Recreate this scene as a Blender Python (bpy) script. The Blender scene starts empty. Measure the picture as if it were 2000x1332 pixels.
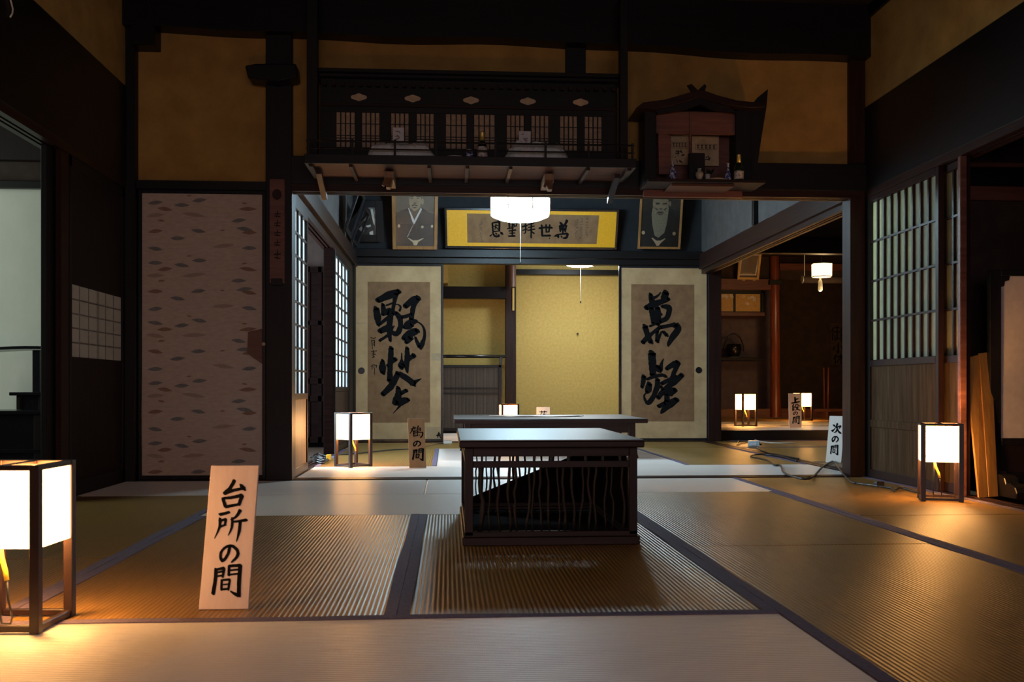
import bpy, bmesh, math, random
from mathutils import Vector, Matrix
random.seed(7)
S = bpy.context.scene
COL = S.collection

# ------------------------------------------------------------------ camera
F, VH, CH = 1930.0, 757.0, 0.563          # focal length (px of 2000), horizon row, eye height
YAW = math.atan(125.0 / F)
SN, CS = math.sin(YAW), math.cos(YAW)
cam_d = bpy.data.cameras.new('camera')
cam = bpy.data.objects.new('camera', cam_d); COL.objects.link(cam)
cam.location = (0, 0, CH)
cam.rotation_euler = (math.pi / 2, 0, -YAW)
cam_d.sensor_width = 36.0
cam_d.lens = 36.0 * F / 2000.0
cam_d.shift_y = (VH - 666.0) / 2000.0
cam_d.clip_start = 0.05
cam_d.dof.use_dof = True
cam_d.dof.focus_distance = 6.8
cam_d.dof.aperture_fstop = 9.0
S.camera = cam

# ------------------------------------------------------------------ world, exposure
w = bpy.data.worlds.new('world'); S.world = w; w.use_nodes = True
w.node_tree.nodes['Background'].inputs[0].default_value = (0.35, 0.42, 0.6, 1)
w.node_tree.nodes['Background'].inputs[1].default_value = 0.012
S.view_settings.view_transform = 'Standard'
S.view_settings.look = 'None'
S.view_settings.gamma = 1.0
S.view_settings.use_curve_mapping = False
S.view_settings.exposure = 0.0

# ------------------------------------------------------------------ lights of the place
def area(name, loc, direction, sx, sy, watts, col):
    d = bpy.data.lights.new(name, 'AREA'); d.shape = 'RECTANGLE'; d.size = sx; d.size_y = sy
    d.energy = watts; d.color = col
    o = bpy.data.objects.new(name, d); COL.objects.link(o); o.location = loc
    o.rotation_euler = Vector(direction).to_track_quat('-Z', 'Y').to_euler()
    return o
DAY = (0.72, 0.88, 1.0)
area('daylight_corridor', (-2.25, 8.0, 1.25), (1, 0, -0.05), 3.3, 1.9, 190, DAY)
area('daylight_left_room', (-4.4, 4.9, 1.5), (1, 0.45, -0.1), 1.8, 1.6, 34, (0.80, 0.95, 0.84))
area('daylight_right_closet', (3.95, 5.85, 1.7), (-1, -0.1, -0.12), 0.5, 1.6, 34, (0.84, 0.98, 0.80))
area('daylight_entrance', (0.4, -2.6, 1.3), (0, 1, -0.05), 3.2, 1.5, 46, (1.0, 0.77, 0.78))

# ------------------------------------------------------------------ pixel <-> place
def ray(u, v):
    a = (u - 1000.0) / F; b = (VH - v) / F
    return Vector((SN + CS * a, CS - SN * a, b))
def at(u, v, X=None, Y=None, Z=None):
    d = ray(u, v)
    if Y is not None: t = Y / d.y
    elif X is not None: t = X / d.x
    else: t = (Z - CH) / d.z
    return Vector((d.x * t, d.y * t, CH + d.z * t))

# ------------------------------------------------------------------ materials
def new_mat(name):
    m = bpy.data.materials.new(name); m.use_nodes = True
    nt = m.node_tree; b = nt.nodes['Principled BSDF']
    return m, nt, b
def N(nt, t, **kw):
    n = nt.nodes.new(t)
    for k, v in kw.items(): setattr(n, k, v)
    return n
def coords(nt, scale=(1, 1, 1)):
    tc = N(nt, 'ShaderNodeTexCoord'); mp = N(nt, 'ShaderNodeMapping')
    nt.links.new(tc.outputs['Object'], mp.inputs['Vector']); mp.inputs['Scale'].default_value = scale
    return mp.outputs['Vector']
def noise(nt, vec, scale, detail=4, rough=0.6):
    n = N(nt, 'ShaderNodeTexNoise'); n.inputs['Scale'].default_value = scale
    n.inputs['Detail'].default_value = detail; n.inputs['Roughness'].default_value = rough
    nt.links.new(vec, n.inputs['Vector']); return n.outputs['Fac']
def ramp(nt, fac, c1, c2, p1=0.3, p2=0.7):
    r = N(nt, 'ShaderNodeValToRGB'); e = r.color_ramp.elements
    e[0].position = p1; e[1].position = p2
    e[0].color = (*c1, 1); e[1].color = (*c2, 1)
    nt.links.new(fac, r.inputs['Fac']); return r.outputs['Color']
def bump(nt, b, h, strength, dist):
    n = N(nt, 'ShaderNodeBump'); n.inputs['Strength'].default_value = strength; n.inputs['Distance'].default_value = dist
    nt.links.new(h, n.inputs['Height']); nt.links.new(n.outputs['Normal'], b.inputs['Normal'])
def surf(name, c1, c2, scale=12, rough=0.6, stretch=(1, 1, 1), bs=0.2, bd=0.002, spec=0.5, p1=0.3, p2=0.7, detail=5, metal=0, coat=0):
    m, nt, b = new_mat(name)
    v = coords(nt, stretch); n = noise(nt, v, scale, detail)
    nt.links.new(ramp(nt, n, c1, c2, p1, p2), b.inputs['Base Color'])
    b.inputs['Roughness'].default_value = rough
    b.inputs['Specular IOR Level'].default_value = spec
    b.inputs['Metallic'].default_value = metal
    b.inputs['Coat Weight'].default_value = coat
    if bs: bump(nt, b, n, bs, bd)
    return m
def wood(name, c1, c2, axis=2, rough=0.45, scale=3.0, spec=0.5, coat=0):
    st = [14, 14, 14]; st[axis] = 1.0
    return surf(name, c1, c2, scale, rough, st, 0.25, 0.0015, spec, 0.3, 0.72, 6, 0, coat)
def emit(name, col, strength, c2=None):
    m, nt, b = new_mat(name)
    b.inputs['Base Color'].default_value = (0.8, 0.78, 0.7, 1)
    b.inputs['Emission Color'].default_value = (*col, 1)
    b.inputs['Emission Strength'].default_value = strength
    b.inputs['Roughness'].default_value = 0.8
    return m
def paper_trans(name, c, t=0.5):
    m = bpy.data.materials.new(name); m.use_nodes = True; nt = m.node_tree
    nt.nodes.remove(nt.nodes['Principled BSDF']); out = nt.nodes['Material Output']
    d = N(nt, 'ShaderNodeBsdfDiffuse'); tr = N(nt, 'ShaderNodeBsdfTranslucent'); mx = N(nt, 'ShaderNodeMixShader')
    v = coords(nt); n = noise(nt, v, 9, 6)
    col = ramp(nt, n, tuple(x * 0.86 for x in c), c, 0.3, 0.7)
    nt.links.new(col, d.inputs['Color']); nt.links.new(col, tr.inputs['Color'])
    mx.inputs['Fac'].default_value = t
    nt.links.new(d.outputs[0], mx.inputs[1]); nt.links.new(tr.outputs[0], mx.inputs[2]); nt.links.new(mx.outputs[0], out.inputs['Surface'])
    return m
def tatami(name, c1, c2, rough, ior=1.5, sheen=0.1, ridge=0.0016, lines=0.55):
    m, nt, b = new_mat(name)
    v = coords(nt)
    wv = N(nt, 'ShaderNodeTexWave', wave_type='BANDS', bands_direction='Y', wave_profile='SIN')
    wv.inputs['Scale'].default_value = 24.0; wv.inputs['Distortion'].default_value = 0.25
    wv.inputs['Detail'].default_value = 2.0; wv.inputs['Detail Scale'].default_value = 0.6
    nt.links.new(v, wv.inputs['Vector'])
    n1 = noise(nt, coords(nt, (0.7, 1.6, 1)), 2.2, 5)
    n2 = noise(nt, coords(nt, (160, 9, 1)), 3.0, 3)
    n3 = noise(nt, coords(nt, (1.0, 17, 1)), 3.0, 5, 0.7)
    oi = N(nt, 'ShaderNodeObjectInfo')
    def madd(x, k, y):
        q = N(nt, 'ShaderNodeMath', operation='MULTIPLY_ADD'); q.inputs[1].default_value = k
        nt.links.new(x, q.inputs[0]); nt.links.new(y, q.inputs[2]); return q.outputs[0]
    f = madd(n2, 0.25, n1); f = madd(oi.outputs['Random'], 0.14, f); f = madd(n3, lines, f); f = madd(wv.outputs['Fac'], 0.22, f)  # wave term paints groove shade into the colour, ridges stay lighter
    nt.links.new(ramp(nt, f, c1, c2, 0.42 + 0.5 * lines, 1.0 + 0.8 * lines), b.inputs['Base Color'])
    b.inputs['Roughness'].default_value = rough
    b.inputs['IOR'].default_value = ior
    b.inputs['Sheen Weight'].default_value = sheen; b.inputs['Sheen Roughness'].default_value = 0.35
    h = madd(n2, 0.30, wv.outputs['Fac']); h = madd(n3, 0.5, h)
    bump(nt, b, h, 0.9, ridge)
    return m

M = {}
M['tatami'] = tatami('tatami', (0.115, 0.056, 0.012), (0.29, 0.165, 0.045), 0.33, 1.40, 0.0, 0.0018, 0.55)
M['tatami_painted_sheen'] = tatami('tatami_painted_sheen', (0.40, 0.35, 0.30), (0.84, 0.79, 0.72), 0.32, 2.1, 0.7, 0.0022, 1.0)  # lamp sheen on crosswise mats put into a paler base colour
M['heri'] = surf('heri_cloth', (0.085, 0.062, 0.115), (0.15, 0.115, 0.19), 120, 0.85, bs=0.3)
M['black'] = wood('black_wood_z', (0.004, 0.0035, 0.004), (0.010, 0.008, 0.009), 2, 0.5, spec=0.3)
M['blackx'] = wood('black_wood_x', (0.004, 0.0035, 0.004), (0.010, 0.008, 0.009), 0, 0.42, spec=0.3)
M['blacky'] = wood('black_wood_y', (0.004, 0.0035, 0.004), (0.010, 0.008, 0.009), 1, 0.42, spec=0.3)
M['brown'] = wood('brown_wood_z', (0.014, 0.006, 0.005), (0.036, 0.015, 0.011), 2, 0.42, spec=0.22)
M['brownx'] = wood('brown_wood_x', (0.014, 0.006, 0.005), (0.036, 0.015, 0.011), 0, 0.42, spec=0.22)
M['browny'] = wood('brown_wood_y', (0.014, 0.006, 0.005), (0.036, 0.015, 0.011), 1, 0.42, spec=0.22)
M['redpost'] = wood('red_post_wood', (0.16, 0.035, 0.014), (0.30, 0.075, 0.03), 2, 0.3)
M['cedar'] = wood('cedar_board', (0.16, 0.09, 0.05), (0.33, 0.20, 0.11), 2, 0.5)
M['orange_wood'] = wood('orange_board', (0.44, 0.21, 0.05), (0.68, 0.36, 0.10), 2, 0.45)
M['plankbrown'] = wood('dusky_plank', (0.012, 0.006, 0.006), (0.022, 0.012, 0.011), 2, 0.6, spec=0.25)
M['ochre'] = surf('ochre_plaster', (0.32, 0.18, 0.045), (0.48, 0.29, 0.080), 5, 0.9, bs=0.15, detail=9)
M['yellow'] = surf('yellow_plaster', (0.50, 0.355, 0.100), (0.62, 0.455, 0.145), 30, 0.9, bs=0.15, detail=9)
M['white_plaster'] = surf('white_plaster', (0.62, 0.66, 0.58), (0.80, 0.82, 0.74), 2.2, 0.9, (1, 1, .6), bs=0.08, detail=8)
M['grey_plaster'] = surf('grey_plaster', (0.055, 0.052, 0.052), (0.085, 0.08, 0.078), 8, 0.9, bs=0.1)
M['purple_plaster'] = surf('purple_grey_plaster', (0.14, 0.11, 0.13), (0.20, 0.16, 0.18), 8, 0.9, bs=0.1)
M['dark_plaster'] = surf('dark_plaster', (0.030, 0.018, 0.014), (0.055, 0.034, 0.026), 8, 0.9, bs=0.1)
M['boards'] = wood('ceiling_board', (0.010, 0.008, 0.008), (0.022, 0.016, 0.014), 1, 0.6)
M['underfloor'] = wood('floor_board', (0.05, 0.03, 0.02), (0.09, 0.055, 0.035), 0, 0.5)
M['fusuma'] = surf('aged_fusuma_paper', (0.42, 0.275, 0.135), (0.60, 0.415, 0.22), 5, 0.85, bs=0.05, detail=10)
M['callig'] = surf('brown_calligraphy_paper', (0.19, 0.098, 0.044), (0.275, 0.152, 0.072), 11, 0.85, bs=0.05, detail=10)
M['slat'] = wood('grey_slat_wood', (0.085, 0.070, 0.060), (0.14, 0.115, 0.10), 2, 0.6)
M['shojiboard'] = wood('old_door_board', (0.045, 0.027, 0.014), (0.105, 0.066, 0.036), 2, 0.8, spec=0.04)
M['logpost'] = wood('polished_log', (0.10, 0.045, 0.03), (0.17, 0.08, 0.05), 2, 0.35)
M['navy'] = surf('navy_wall', (0.010, 0.012, 0.015), (0.018, 0.020, 0.024), 8, 0.9, bs=0.1)  # very dark blue-grey, one even wall tone
M['paperpatch'] = surf('paper_patch', (0.36, 0.25, 0.14), (0.44, 0.32, 0.19), 14, 0.85, bs=0.05)
M['wallpaper'] = surf('patterned_paper_ground', (0.50, 0.39, 0.325), (0.60, 0.49, 0.42), 22, 0.85, (1, 1, 3), bs=0.05)
M['leaf_grey'] = surf('motif_grey', (0.17, 0.17, 0.17), (0.25, 0.24, 0.24), 60, 0.85, bs=0)
M['leaf_brown'] = surf('motif_brown', (0.26, 0.15, 0.10), (0.33, 0.20, 0.14), 60, 0.85, bs=0)
M['leaf_wave'] = surf('motif_wave', (0.36, 0.27, 0.21), (0.42, 0.32, 0.26), 60, 0.85, bs=0)
M['ink'] = surf('ink', (0.004, 0.004, 0.005), (0.008, 0.008, 0.009), 40, 0.9, bs=0, spec=0.1)
M['inkgrey'] = surf('thin_ink', (0.03, 0.026, 0.024), (0.05, 0.042, 0.036), 40, 0.7, bs=0)
M['gold'] = surf('gold_mount', (0.80, 0.37, 0.002), (0.92, 0.46, 0.004), 60, 0.6, bs=0.05)
M['goldleaf'] = surf('gold_leaf_paper', (0.50, 0.30, 0.07), (0.66, 0.42, 0.12), 30, 0.5, bs=0.05)
M['brassmat'] = surf('dull_brass', (0.50, 0.37, 0.22), (0.64, 0.49, 0.31), 40, 0.5, bs=0.05)
M['frame_gold'] = wood('gilt_frame', (0.22, 0.10, 0.03), (0.38, 0.19, 0.06), 2, 0.35)
M['frame_bright'] = wood('bright_gilt_frame', (0.52, 0.30, 0.09), (0.72, 0.47, 0.17), 2, 0.35)
M['sign_pink'] = wood('sign_board_wood', (0.72, 0.575, 0.51), (0.83, 0.685, 0.62), 2, 0.6)
M['sign_white'] = wood('white_sign_wood', (0.72, 0.66, 0.60), (0.80, 0.75, 0.70), 2, 0.6)
M['sign_brown'] = wood('brown_sign_wood', (0.33, 0.19, 0.09), (0.42, 0.25, 0.13), 2, 0.6)
M['plastic'] = surf('crumpled_plastic', (0.62, 0.72, 0.74), (0.90, 0.95, 0.95), 26, 0.25, bs=0.5, bd=0.008)
M['white_card'] = surf('white_card', (0.66, 0.66, 0.70), (0.74, 0.74, 0.77), 30, 0.8, bs=0)
M['white'] = surf('white_ceramic', (0.72, 0.70, 0.66), (0.78, 0.76, 0.73), 20, 0.25, bs=0)
M['greyclay'] = surf('grey_clay', (0.30, 0.29, 0.24), (0.42, 0.40, 0.34), 40, 0.4, bs=0.05)
M['bluewhite'] = surf('blue_white_glaze', (0.03, 0.05, 0.30), (0.60, 0.62, 0.70), 55, 0.2, bs=0, p1=0.48, p2=0.56)
M['bottle'] = surf('dark_bottle_glass', (0.008, 0.02, 0.010), (0.012, 0.03, 0.015), 5, 0.08, bs=0, coat=0.5)
M['foil'] = surf('gold_foil', (0.65, 0.50, 0.14), (0.85, 0.70, 0.25), 60, 0.35, bs=0.3, metal=0.6)
M['label'] = surf('bottle_label', (0.34, 0.20, 0.18), (0.70, 0.66, 0.62), 90, 0.7, bs=0, p1=0.42, p2=0.5)
M['redbrown'] = wood('red_brown_board', (0.11, 0.035, 0.022), (0.20, 0.075, 0.05), 0, 0.45)
M['redlac'] = wood('faded_red_lacquer', (0.10, 0.030, 0.022), (0.20, 0.085, 0.06), 0, 0.5)
M['talisman'] = surf('talisman_paper', (0.46, 0.33, 0.18), (0.66, 0.52, 0.34), 24, 0.85, bs=0)
M['altar_under'] = wood('altar_underside', (0.065, 0.025, 0.014), (0.115, 0.047, 0.028), 0, 0.6, spec=0.25)
M['matte_dark'] = wood('matte_dark_board', (0.006, 0.003, 0.003), (0.012, 0.006, 0.005), 0, 0.95, spec=0.02)
M['dim_board'] = surf('dim_brushed_board', (0.05, 0.030, 0.022), (0.08, 0.05, 0.036), 11, 0.85, bs=0.05)
M['altar_paper'] = surf('altar_lattice_paper', (0.38, 0.27, 0.17), (0.56, 0.42, 0.29), 40, 0.85, bs=0)
M['shoji_white'] = paper_trans('shoji_paper', (0.86, 0.90, 0.90), 0.6)
M['shoji_green'] = paper_trans('shoji_paper_aged', (0.72, 0.76, 0.62), 0.6)
M['yukimi'] = surf('lattice_window_paper', (0.56, 0.55, 0.50), (0.68, 0.66, 0.60), 5, 0.6, bs=0)
M['screen_paper'] = surf('screen_paper', (0.60, 0.56, 0.57), (0.70, 0.66, 0.67), 26, 0.8, bs=0.05)
M['lacquer'] = surf('black_lacquer', (0.010, 0.010, 0.014), (0.016, 0.016, 0.020), 5, 0.22, bs=0)
M['tabletop'] = surf('dark_polished_top', (0.022, 0.018, 0.018), (0.036, 0.030, 0.030), 4, 0.42, (1, 8, 1), bs=0.03, spec=1.0, coat=0.0)
M['tabletop'].node_tree.nodes['Principled BSDF'].inputs['IOR'].default_value = 1.9
M['tablewood'] = wood('table_wood', (0.010, 0.0035, 0.003), (0.026, 0.009, 0.007), 2, 0.45, spec=0.25)
M['tablewoodx'] = wood('table_wood_x', (0.010, 0.0035, 0.003), (0.026, 0.009, 0.007), 0, 0.45, spec=0.25)
M['twig'] = wood('twig_bark', (0.006, 0.003, 0.0025), (0.013, 0.0065, 0.005), 2, 0.6)
M['lanternwood'] = wood('lantern_wood', (0.016, 0.007, 0.006), (0.034, 0.013, 0.011), 2, 0.4)
M['yellowcord'] = surf('yellow_cord', (0.70, 0.48, 0.03), (0.80, 0.58, 0.06), 40, 0.5, bs=0)
M['blackcord'] = surf('black_cord', (0.010, 0.010, 0.012), (0.018, 0.018, 0.020), 20, 0.4, bs=0)
M['whitecord'] = surf('white_cord', (0.62, 0.60, 0.56), (0.72, 0.70, 0.66), 20, 0.4, bs=0)
M['bluebox'] = surf('pale_blue_plastic', (0.42, 0.56, 0.66), (0.52, 0.66, 0.74), 30, 0.35, bs=0)
M['iron'] = surf('iron', (0.02, 0.018, 0.018), (0.05, 0.045, 0.045), 40, 0.45, bs=0.1, metal=0.7)
M['skin'] = surf('photo_skin', (0.26, 0.19, 0.115), (0.36, 0.27, 0.175), 40, 0.7, bs=0)
M['skin_shadow'] = surf('photo_shadow_tone', (0.13, 0.085, 0.05), (0.18, 0.12, 0.075), 40, 0.7, bs=0)
M['photo_bg'] = surf('photo_backdrop', (0.12, 0.088, 0.062), (0.17, 0.125, 0.085), 8, 0.5, bs=0)
M['photo_dark'] = surf('photo_dark', (0.030, 0.024, 0.020), (0.05, 0.04, 0.032), 20, 0.4, bs=0)
M['kimono'] = surf('photo_kimono', (0.055, 0.038, 0.028), (0.085, 0.06, 0.044), 40, 0.5, bs=0)
M['kimono_black'] = surf('photo_kimono_black', (0.018, 0.016, 0.014), (0.03, 0.026, 0.022), 40, 0.5, bs=0)
M['photo_white'] = surf('photo_white', (0.55, 0.52, 0.50), (0.66, 0.63, 0.60), 40, 0.7, bs=0)
M['beard'] = surf('photo_beard', (0.16, 0.13, 0.08), (0.42, 0.36, 0.25), 60, 0.7, (6, 6, 1), bs=0)
M['photo_grey'] = surf('photo_grey', (0.10, 0.09, 0.085), (0.30, 0.28, 0.26), 30, 0.5, bs=0)
m, nt, b = new_mat('picture_glass')
b.inputs['Base Color'].default_value = (1, 1, 1, 1); b.inputs['Roughness'].default_value = 0.02
nt.nodes.remove(b); out = nt.nodes['Material Output']
tr = N(nt, 'ShaderNodeBsdfTransparent'); gl = N(nt, 'ShaderNodeBsdfGlossy'); gl.inputs['Roughness'].default_value = 0.01
fr = N(nt, 'ShaderNodeFresnel'); fr.inputs['IOR'].default_value = 1.45; mx = N(nt, 'ShaderNodeMixShader')
nt.links.new(fr.outputs[0], mx.inputs['Fac']); nt.links.new(tr.outputs[0], mx.inputs[1]); nt.links.new(gl.outputs[0], mx.inputs[2]); nt.links.new(mx.outputs[0], out.inputs['Surface'])
M['glass'] = m
M['lamp_warm'] = emit('lantern_paper_glow', (1.0, 0.46, 0.13), 23.0)
M['lamp_bulb'] = emit('bulb_glow', (1.0, 0.70, 0.36), 30.0)
M['lamp_hang'] = emit('hanging_lantern_glow', (1.0, 0.74, 0.36), 2.6)
M['lamp_cool'] = emit('ceiling_lamp_glow', (0.58, 0.84, 1.0), 78.0)
M['lamp_back'] = emit('back_lamp_glow', (0.86, 0.95, 1.0), 60.0)

# ------------------------------------------------------------------ mesh builder
class MB:
    def __init__(s): s.v = []; s.f = []; s.mi = []
    def add(s, vs, fs, mi=0):
        o = len(s.v); s.v += [Vector(p) for p in vs]
        s.f += [tuple(i + o for i in f) for f in fs]; s.mi += [mi] * len(fs)
        return s
    def box(s, x0, x1, y0, y1, z0, z1, mi=0, mat=None):
        if x0 > x1: x0, x1 = x1, x0
        if y0 > y1: y0, y1 = y1, y0
        if z0 > z1: z0, z1 = z1, z0
        vs = [Vector(p) for p in ((x0, y0, z0), (x1, y0, z0), (x1, y1, z0), (x0, y1, z0), (x0, y0, z1), (x1, y0, z1), (x1, y1, z1), (x0, y1, z1))]
        if mat: vs = [mat @ p for p in vs]
        return s.add(vs, [(0, 3, 2, 1), (4, 5, 6, 7), (0, 1, 5, 4), (1, 2, 6, 5), (2, 3, 7, 6), (3, 0, 4, 7)], mi)
    def hexa(s, bottom, top, mi=0):            # two quads of corresponding corners
        return s.add(list(bottom) + list(top), [(0, 3, 2, 1), (4, 5, 6, 7), (0, 1, 5, 4), (1, 2, 6, 5), (2, 3, 7, 6), (3, 0, 4, 7)], mi)
    def prism(s, pts, d, mi=0):                # planar polygon of 3D points, pushed by vector d
        n = len(pts); d = Vector(d); p = [Vector(q) for q in pts]
        fs = [tuple(range(n)), tuple(range(2 * n - 1, n - 1, -1))]
        fs += [(i, i + n, (i + 1) % n + n, (i + 1) % n) for i in range(n)]
        return s.add(p + [q + d for q in p], fs, mi)
    def poly(s, pts, mi=0): return s.add(pts, [tuple(range(len(pts)))], mi)
    def tube(s, pts, r, n=8, mi=0, caps=True):
        pts = [Vector(p) for p in pts]; rs = r if isinstance(r, (list, tuple)) else [r] * len(pts)
        rings = []; up = None
        for i, p in enumerate(pts):
            t = (pts[min(i + 1, len(pts) - 1)] - pts[max(i - 1, 0)])
            if t.length < 1e-9: t = Vector((0, 0, 1))
            t.normalize()
            if up is None:
                up = Vector((0, 0, 1)) if abs(t.z) < 0.9 else Vector((1, 0, 0))
            a = t.cross(up)
            if a.length < 1e-6: a = t.cross(Vector((0, 1, 0)))
            a.normalize(); bb = a.cross(t); up = bb
            rings.append([p + (a * math.cos(k * math.tau / n) + bb * math.sin(k * math.tau / n)) * rs[i] for k in range(n)])
        vs = [q for rg in rings for q in rg]; fs = []
        for i in range(len(rings) - 1):
            for k in range(n):
                fs.append((i * n + k, i * n + (k + 1) % n, (i + 1) * n + (k + 1) % n, (i + 1) * n + k))
        if caps:
            fs.append(tuple(range(n - 1, -1, -1))); fs.append(tuple((len(rings) - 1) * n + k for k in range(n)))
        return s.add(vs, fs, mi)
    def lathe(s, prof, c=(0, 0, 0), n=20, mi=0):   # prof: (r,z) bottom to top
        c = Vector(c); vs = []; fs = []
        for r, z in prof:
            for k in range(n):
                a = k * math.tau / n; vs.append(c + Vector((r * math.cos(a), r * math.sin(a), z)))
        for i in range(len(prof) - 1):
            for k in range(n): fs.append((i * n + k, i * n + (k + 1) % n, (i + 1) * n + (k + 1) % n, (i + 1) * n + k))
        fs.append(tuple(range(n - 1, -1, -1))); fs.append(tuple((len(prof) - 1) * n + k for k in range(n)))
        return s.add(vs, fs, mi)
    def build(s, name, mats, parent=None, bevel=0.0, smooth=False, origin=None):
        if not isinstance(mats, (list, tuple)): mats = [mats]
        off = Vector((0, 0, 0))
        if parent is not None and 'o' in parent.keys(): off = Vector(parent['o'])
        if origin is not None: off = Vector(origin)
        bm = bmesh.new(); vv = [bm.verts.new(p - off) for p in s.v]
        for f, mi in zip(s.f, s.mi):
            try:
                fc = bm.faces.new([vv[i] for i in f]); fc.material_index = mi; fc.smooth = smooth
            except ValueError: pass
        bmesh.ops.recalc_face_normals(bm, faces=bm.faces[:])
        if bevel:
            ed = [e for e in bm.edges if len(e.link_faces) == 2 and e.calc_face_angle(0) > 0.6]
            bmesh.ops.bevel(bm, geom=ed, offset=bevel, segments=1, profile=0.5, affect='EDGES', clamp_overlap=True)
        me = bpy.data.meshes.new(name); bm.to_mesh(me); bm.free()
        for mm in mats: me.materials.append(mm if not isinstance(mm, str) else M[mm])
        o = bpy.data.objects.new(name, me); COL.objects.link(o)
        if smooth and hasattr(me, 'shade_smooth'): pass
        if parent is not None:
            o.parent = parent
            if 'o' in parent.keys(): o['o'] = parent['o']
        elif origin is not None: o.location = off
        return o
def tag(o, label, cat, group=None, kind=None):
    o['label'] = label; o['category'] = cat
    if group: o['group'] = group
    if kind: o['kind'] = kind
    return o
def root(name, loc, label, cat, group=None, rotz=0.0):
    o = bpy.data.objects.new(name, None); COL.objects.link(o)
    o.location = loc; o.rotation_euler = (0, 0, rotz); o.empty_display_size = 0.05
    return tag(o, label, cat, group, 'thing' if name.endswith('door') else None)
def wroot(name, loc, label, cat, group=None):          # parts are written in world coordinates
    o = root(name, loc, label, cat, group); o['o'] = list(loc); return o
def copy_tree(o, parent=None):
    c = o.copy(); COL.objects.link(c)
    if parent is not None: c.parent = parent
    for ch in list(o.children): copy_tree(ch, c)
    return c
def struct(o): o['kind'] = 'structure'; return o
TR = [0]
def trim(mb, mat, bevel=0.003):
    TR[0] += 1
    return struct(mb.build('trim_%d' % TR[0], mat, bevel=bevel))
def beam(x0, x1, y0, y1, z0, z1, mat='blackx'):
    return trim(MB().box(x0, x1, y0, y1, z0, z1), mat)
def wall(name, boxes, mat):
    mb = MB()
    for bx in boxes: mb.box(*bx)
    return struct(mb.build(name, mat))

# ------------------------------------------------------------------ brush strokes
def ribbon(pts):
    """centre line with diameters -> list of 2D polygons (body quads + round ends)"""
    P = [(Vector((x, y)), wd * 0.5) for x, y, wd in pts]
    # resample smoothly
    Q = []
    for i in range(len(P) - 1):
        p0 = P[max(i - 1, 0)]; p1 = P[i]; p2 = P[i + 1]; p3 = P[min(i + 2, len(P) - 1)]
        for k in range(5):
            t = k / 5.0
            a = 0.5 * ((2 * p1[0]) + (-p0[0] + p2[0]) * t + (2 * p0[0] - 5 * p1[0] + 4 * p2[0] - p3[0]) * t * t + (-p0[0] + 3 * p1[0] - 3 * p2[0] + p3[0]) * t ** 3)
            Q.append((a, p1[1] + (p2[1] - p1[1]) * t))
    Q.append(P[-1])
    L = []; R = []
    for i, (p, r) in enumerate(Q):
        d = Q[min(i + 1, len(Q) - 1)][0] - Q[max(i - 1, 0)][0]
        if d.length < 1e-9: d = Vector((1, 0))
        d.normalize(); n = Vector((-d.y, d.x))
        j1 = 1 + .07 * math.sin(i * 2.7 + p.x * .11); j2 = 1 + .07 * math.sin(i * 3.3 + p.y * .13)
        L.append(p + n * r * j1); R.append(p - n * r * j2)
    polys = [[L[i], L[i + 1], R[i + 1], R[i]] for i in range(len(Q) - 1)]
    for (p, r) in (Q[0], Q[-1]):
        cap = []                                   # a slanted brush tip rather than a round pen end
        for a in range(10):
            t = a * math.tau / 10; x_, y_ = math.cos(t) * r * (1.04 + .06 * math.sin(a * 5.1 + p.x)), math.sin(t) * r * .62
            cap.append(p + Vector((x_ * .78 - y_ * .62, x_ * .62 + y_ * .78)))
        polys.append(cap)
    return polys
def ink(mb, strokes, fn, mi=0, depth=None, fat=1.0):
    """fn maps drawing units to a 3D point; every stroke sits a hair above the last so none share a plane"""
    for k, st in enumerate(strokes):
        for pl in ribbon([(x, y, wd * fat) for x, y, wd in st]):
            mb.poly([fn(p.x, p.y) + (depth * (k % 7) if depth is not None else Vector((0, 0, 0))) for p in pl], mi)
def box_of(strokes):
    xs = [p[0] for s in strokes for p in s]; ys = [p[1] for s in strokes for p in s]
    return min(xs), min(ys), max(xs), max(ys)
def place(strokes, x0, y0, x1, y1):
    a, b_, c, d = box_of(strokes); kx = (x1 - x0) / (c - a); ky = (y1 - y0) / (d - b_); kw = (abs(kx) + abs(ky)) / 2
    return [[(x0 + (x - a) * kx, y0 + (y - b_) * ky, wd * kw) for x, y, wd in s] for s in strokes]
G = {}
G['tai'] = [[(345,175,30),(310,240,30),(260,290,34)],[(260,290,30),(330,265,26),(400,250,24)],[(400,215,26),(430,252,38)],[(245,335,26),(258,375,28),(270,410,30)],[(250,332,20),(330,325,26),(410,305,30)],[(412,312,34),(398,350,30),(385,390,26)],[(275,408,26),(340,395,24),(390,385,20)]]
G['tokoro'] = [[(220,475,28),(260,467,24),(300,455,24)],[(222,512,26),(215,590,22),(172,685,6)],[(215,535,20),(270,515,22)],[(270,520,24),(262,570,18)],[(222,582,18),(270,565,16)],[(395,440,30),(360,495,22),(315,520,14)],[(327,508,22),(322,590,22),(290,660,6)],[(340,540,18),(400,533,22),(450,525,28)],[(395,545,26),(387,620,26),(362,715,6)]]
G['no'] = [[(305,760,24),(285,830,24),(240,880,26),(225,820,22),(260,768,20),(320,750,24),(370,790,26),(370,840,26),(320,893,14)]]
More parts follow.
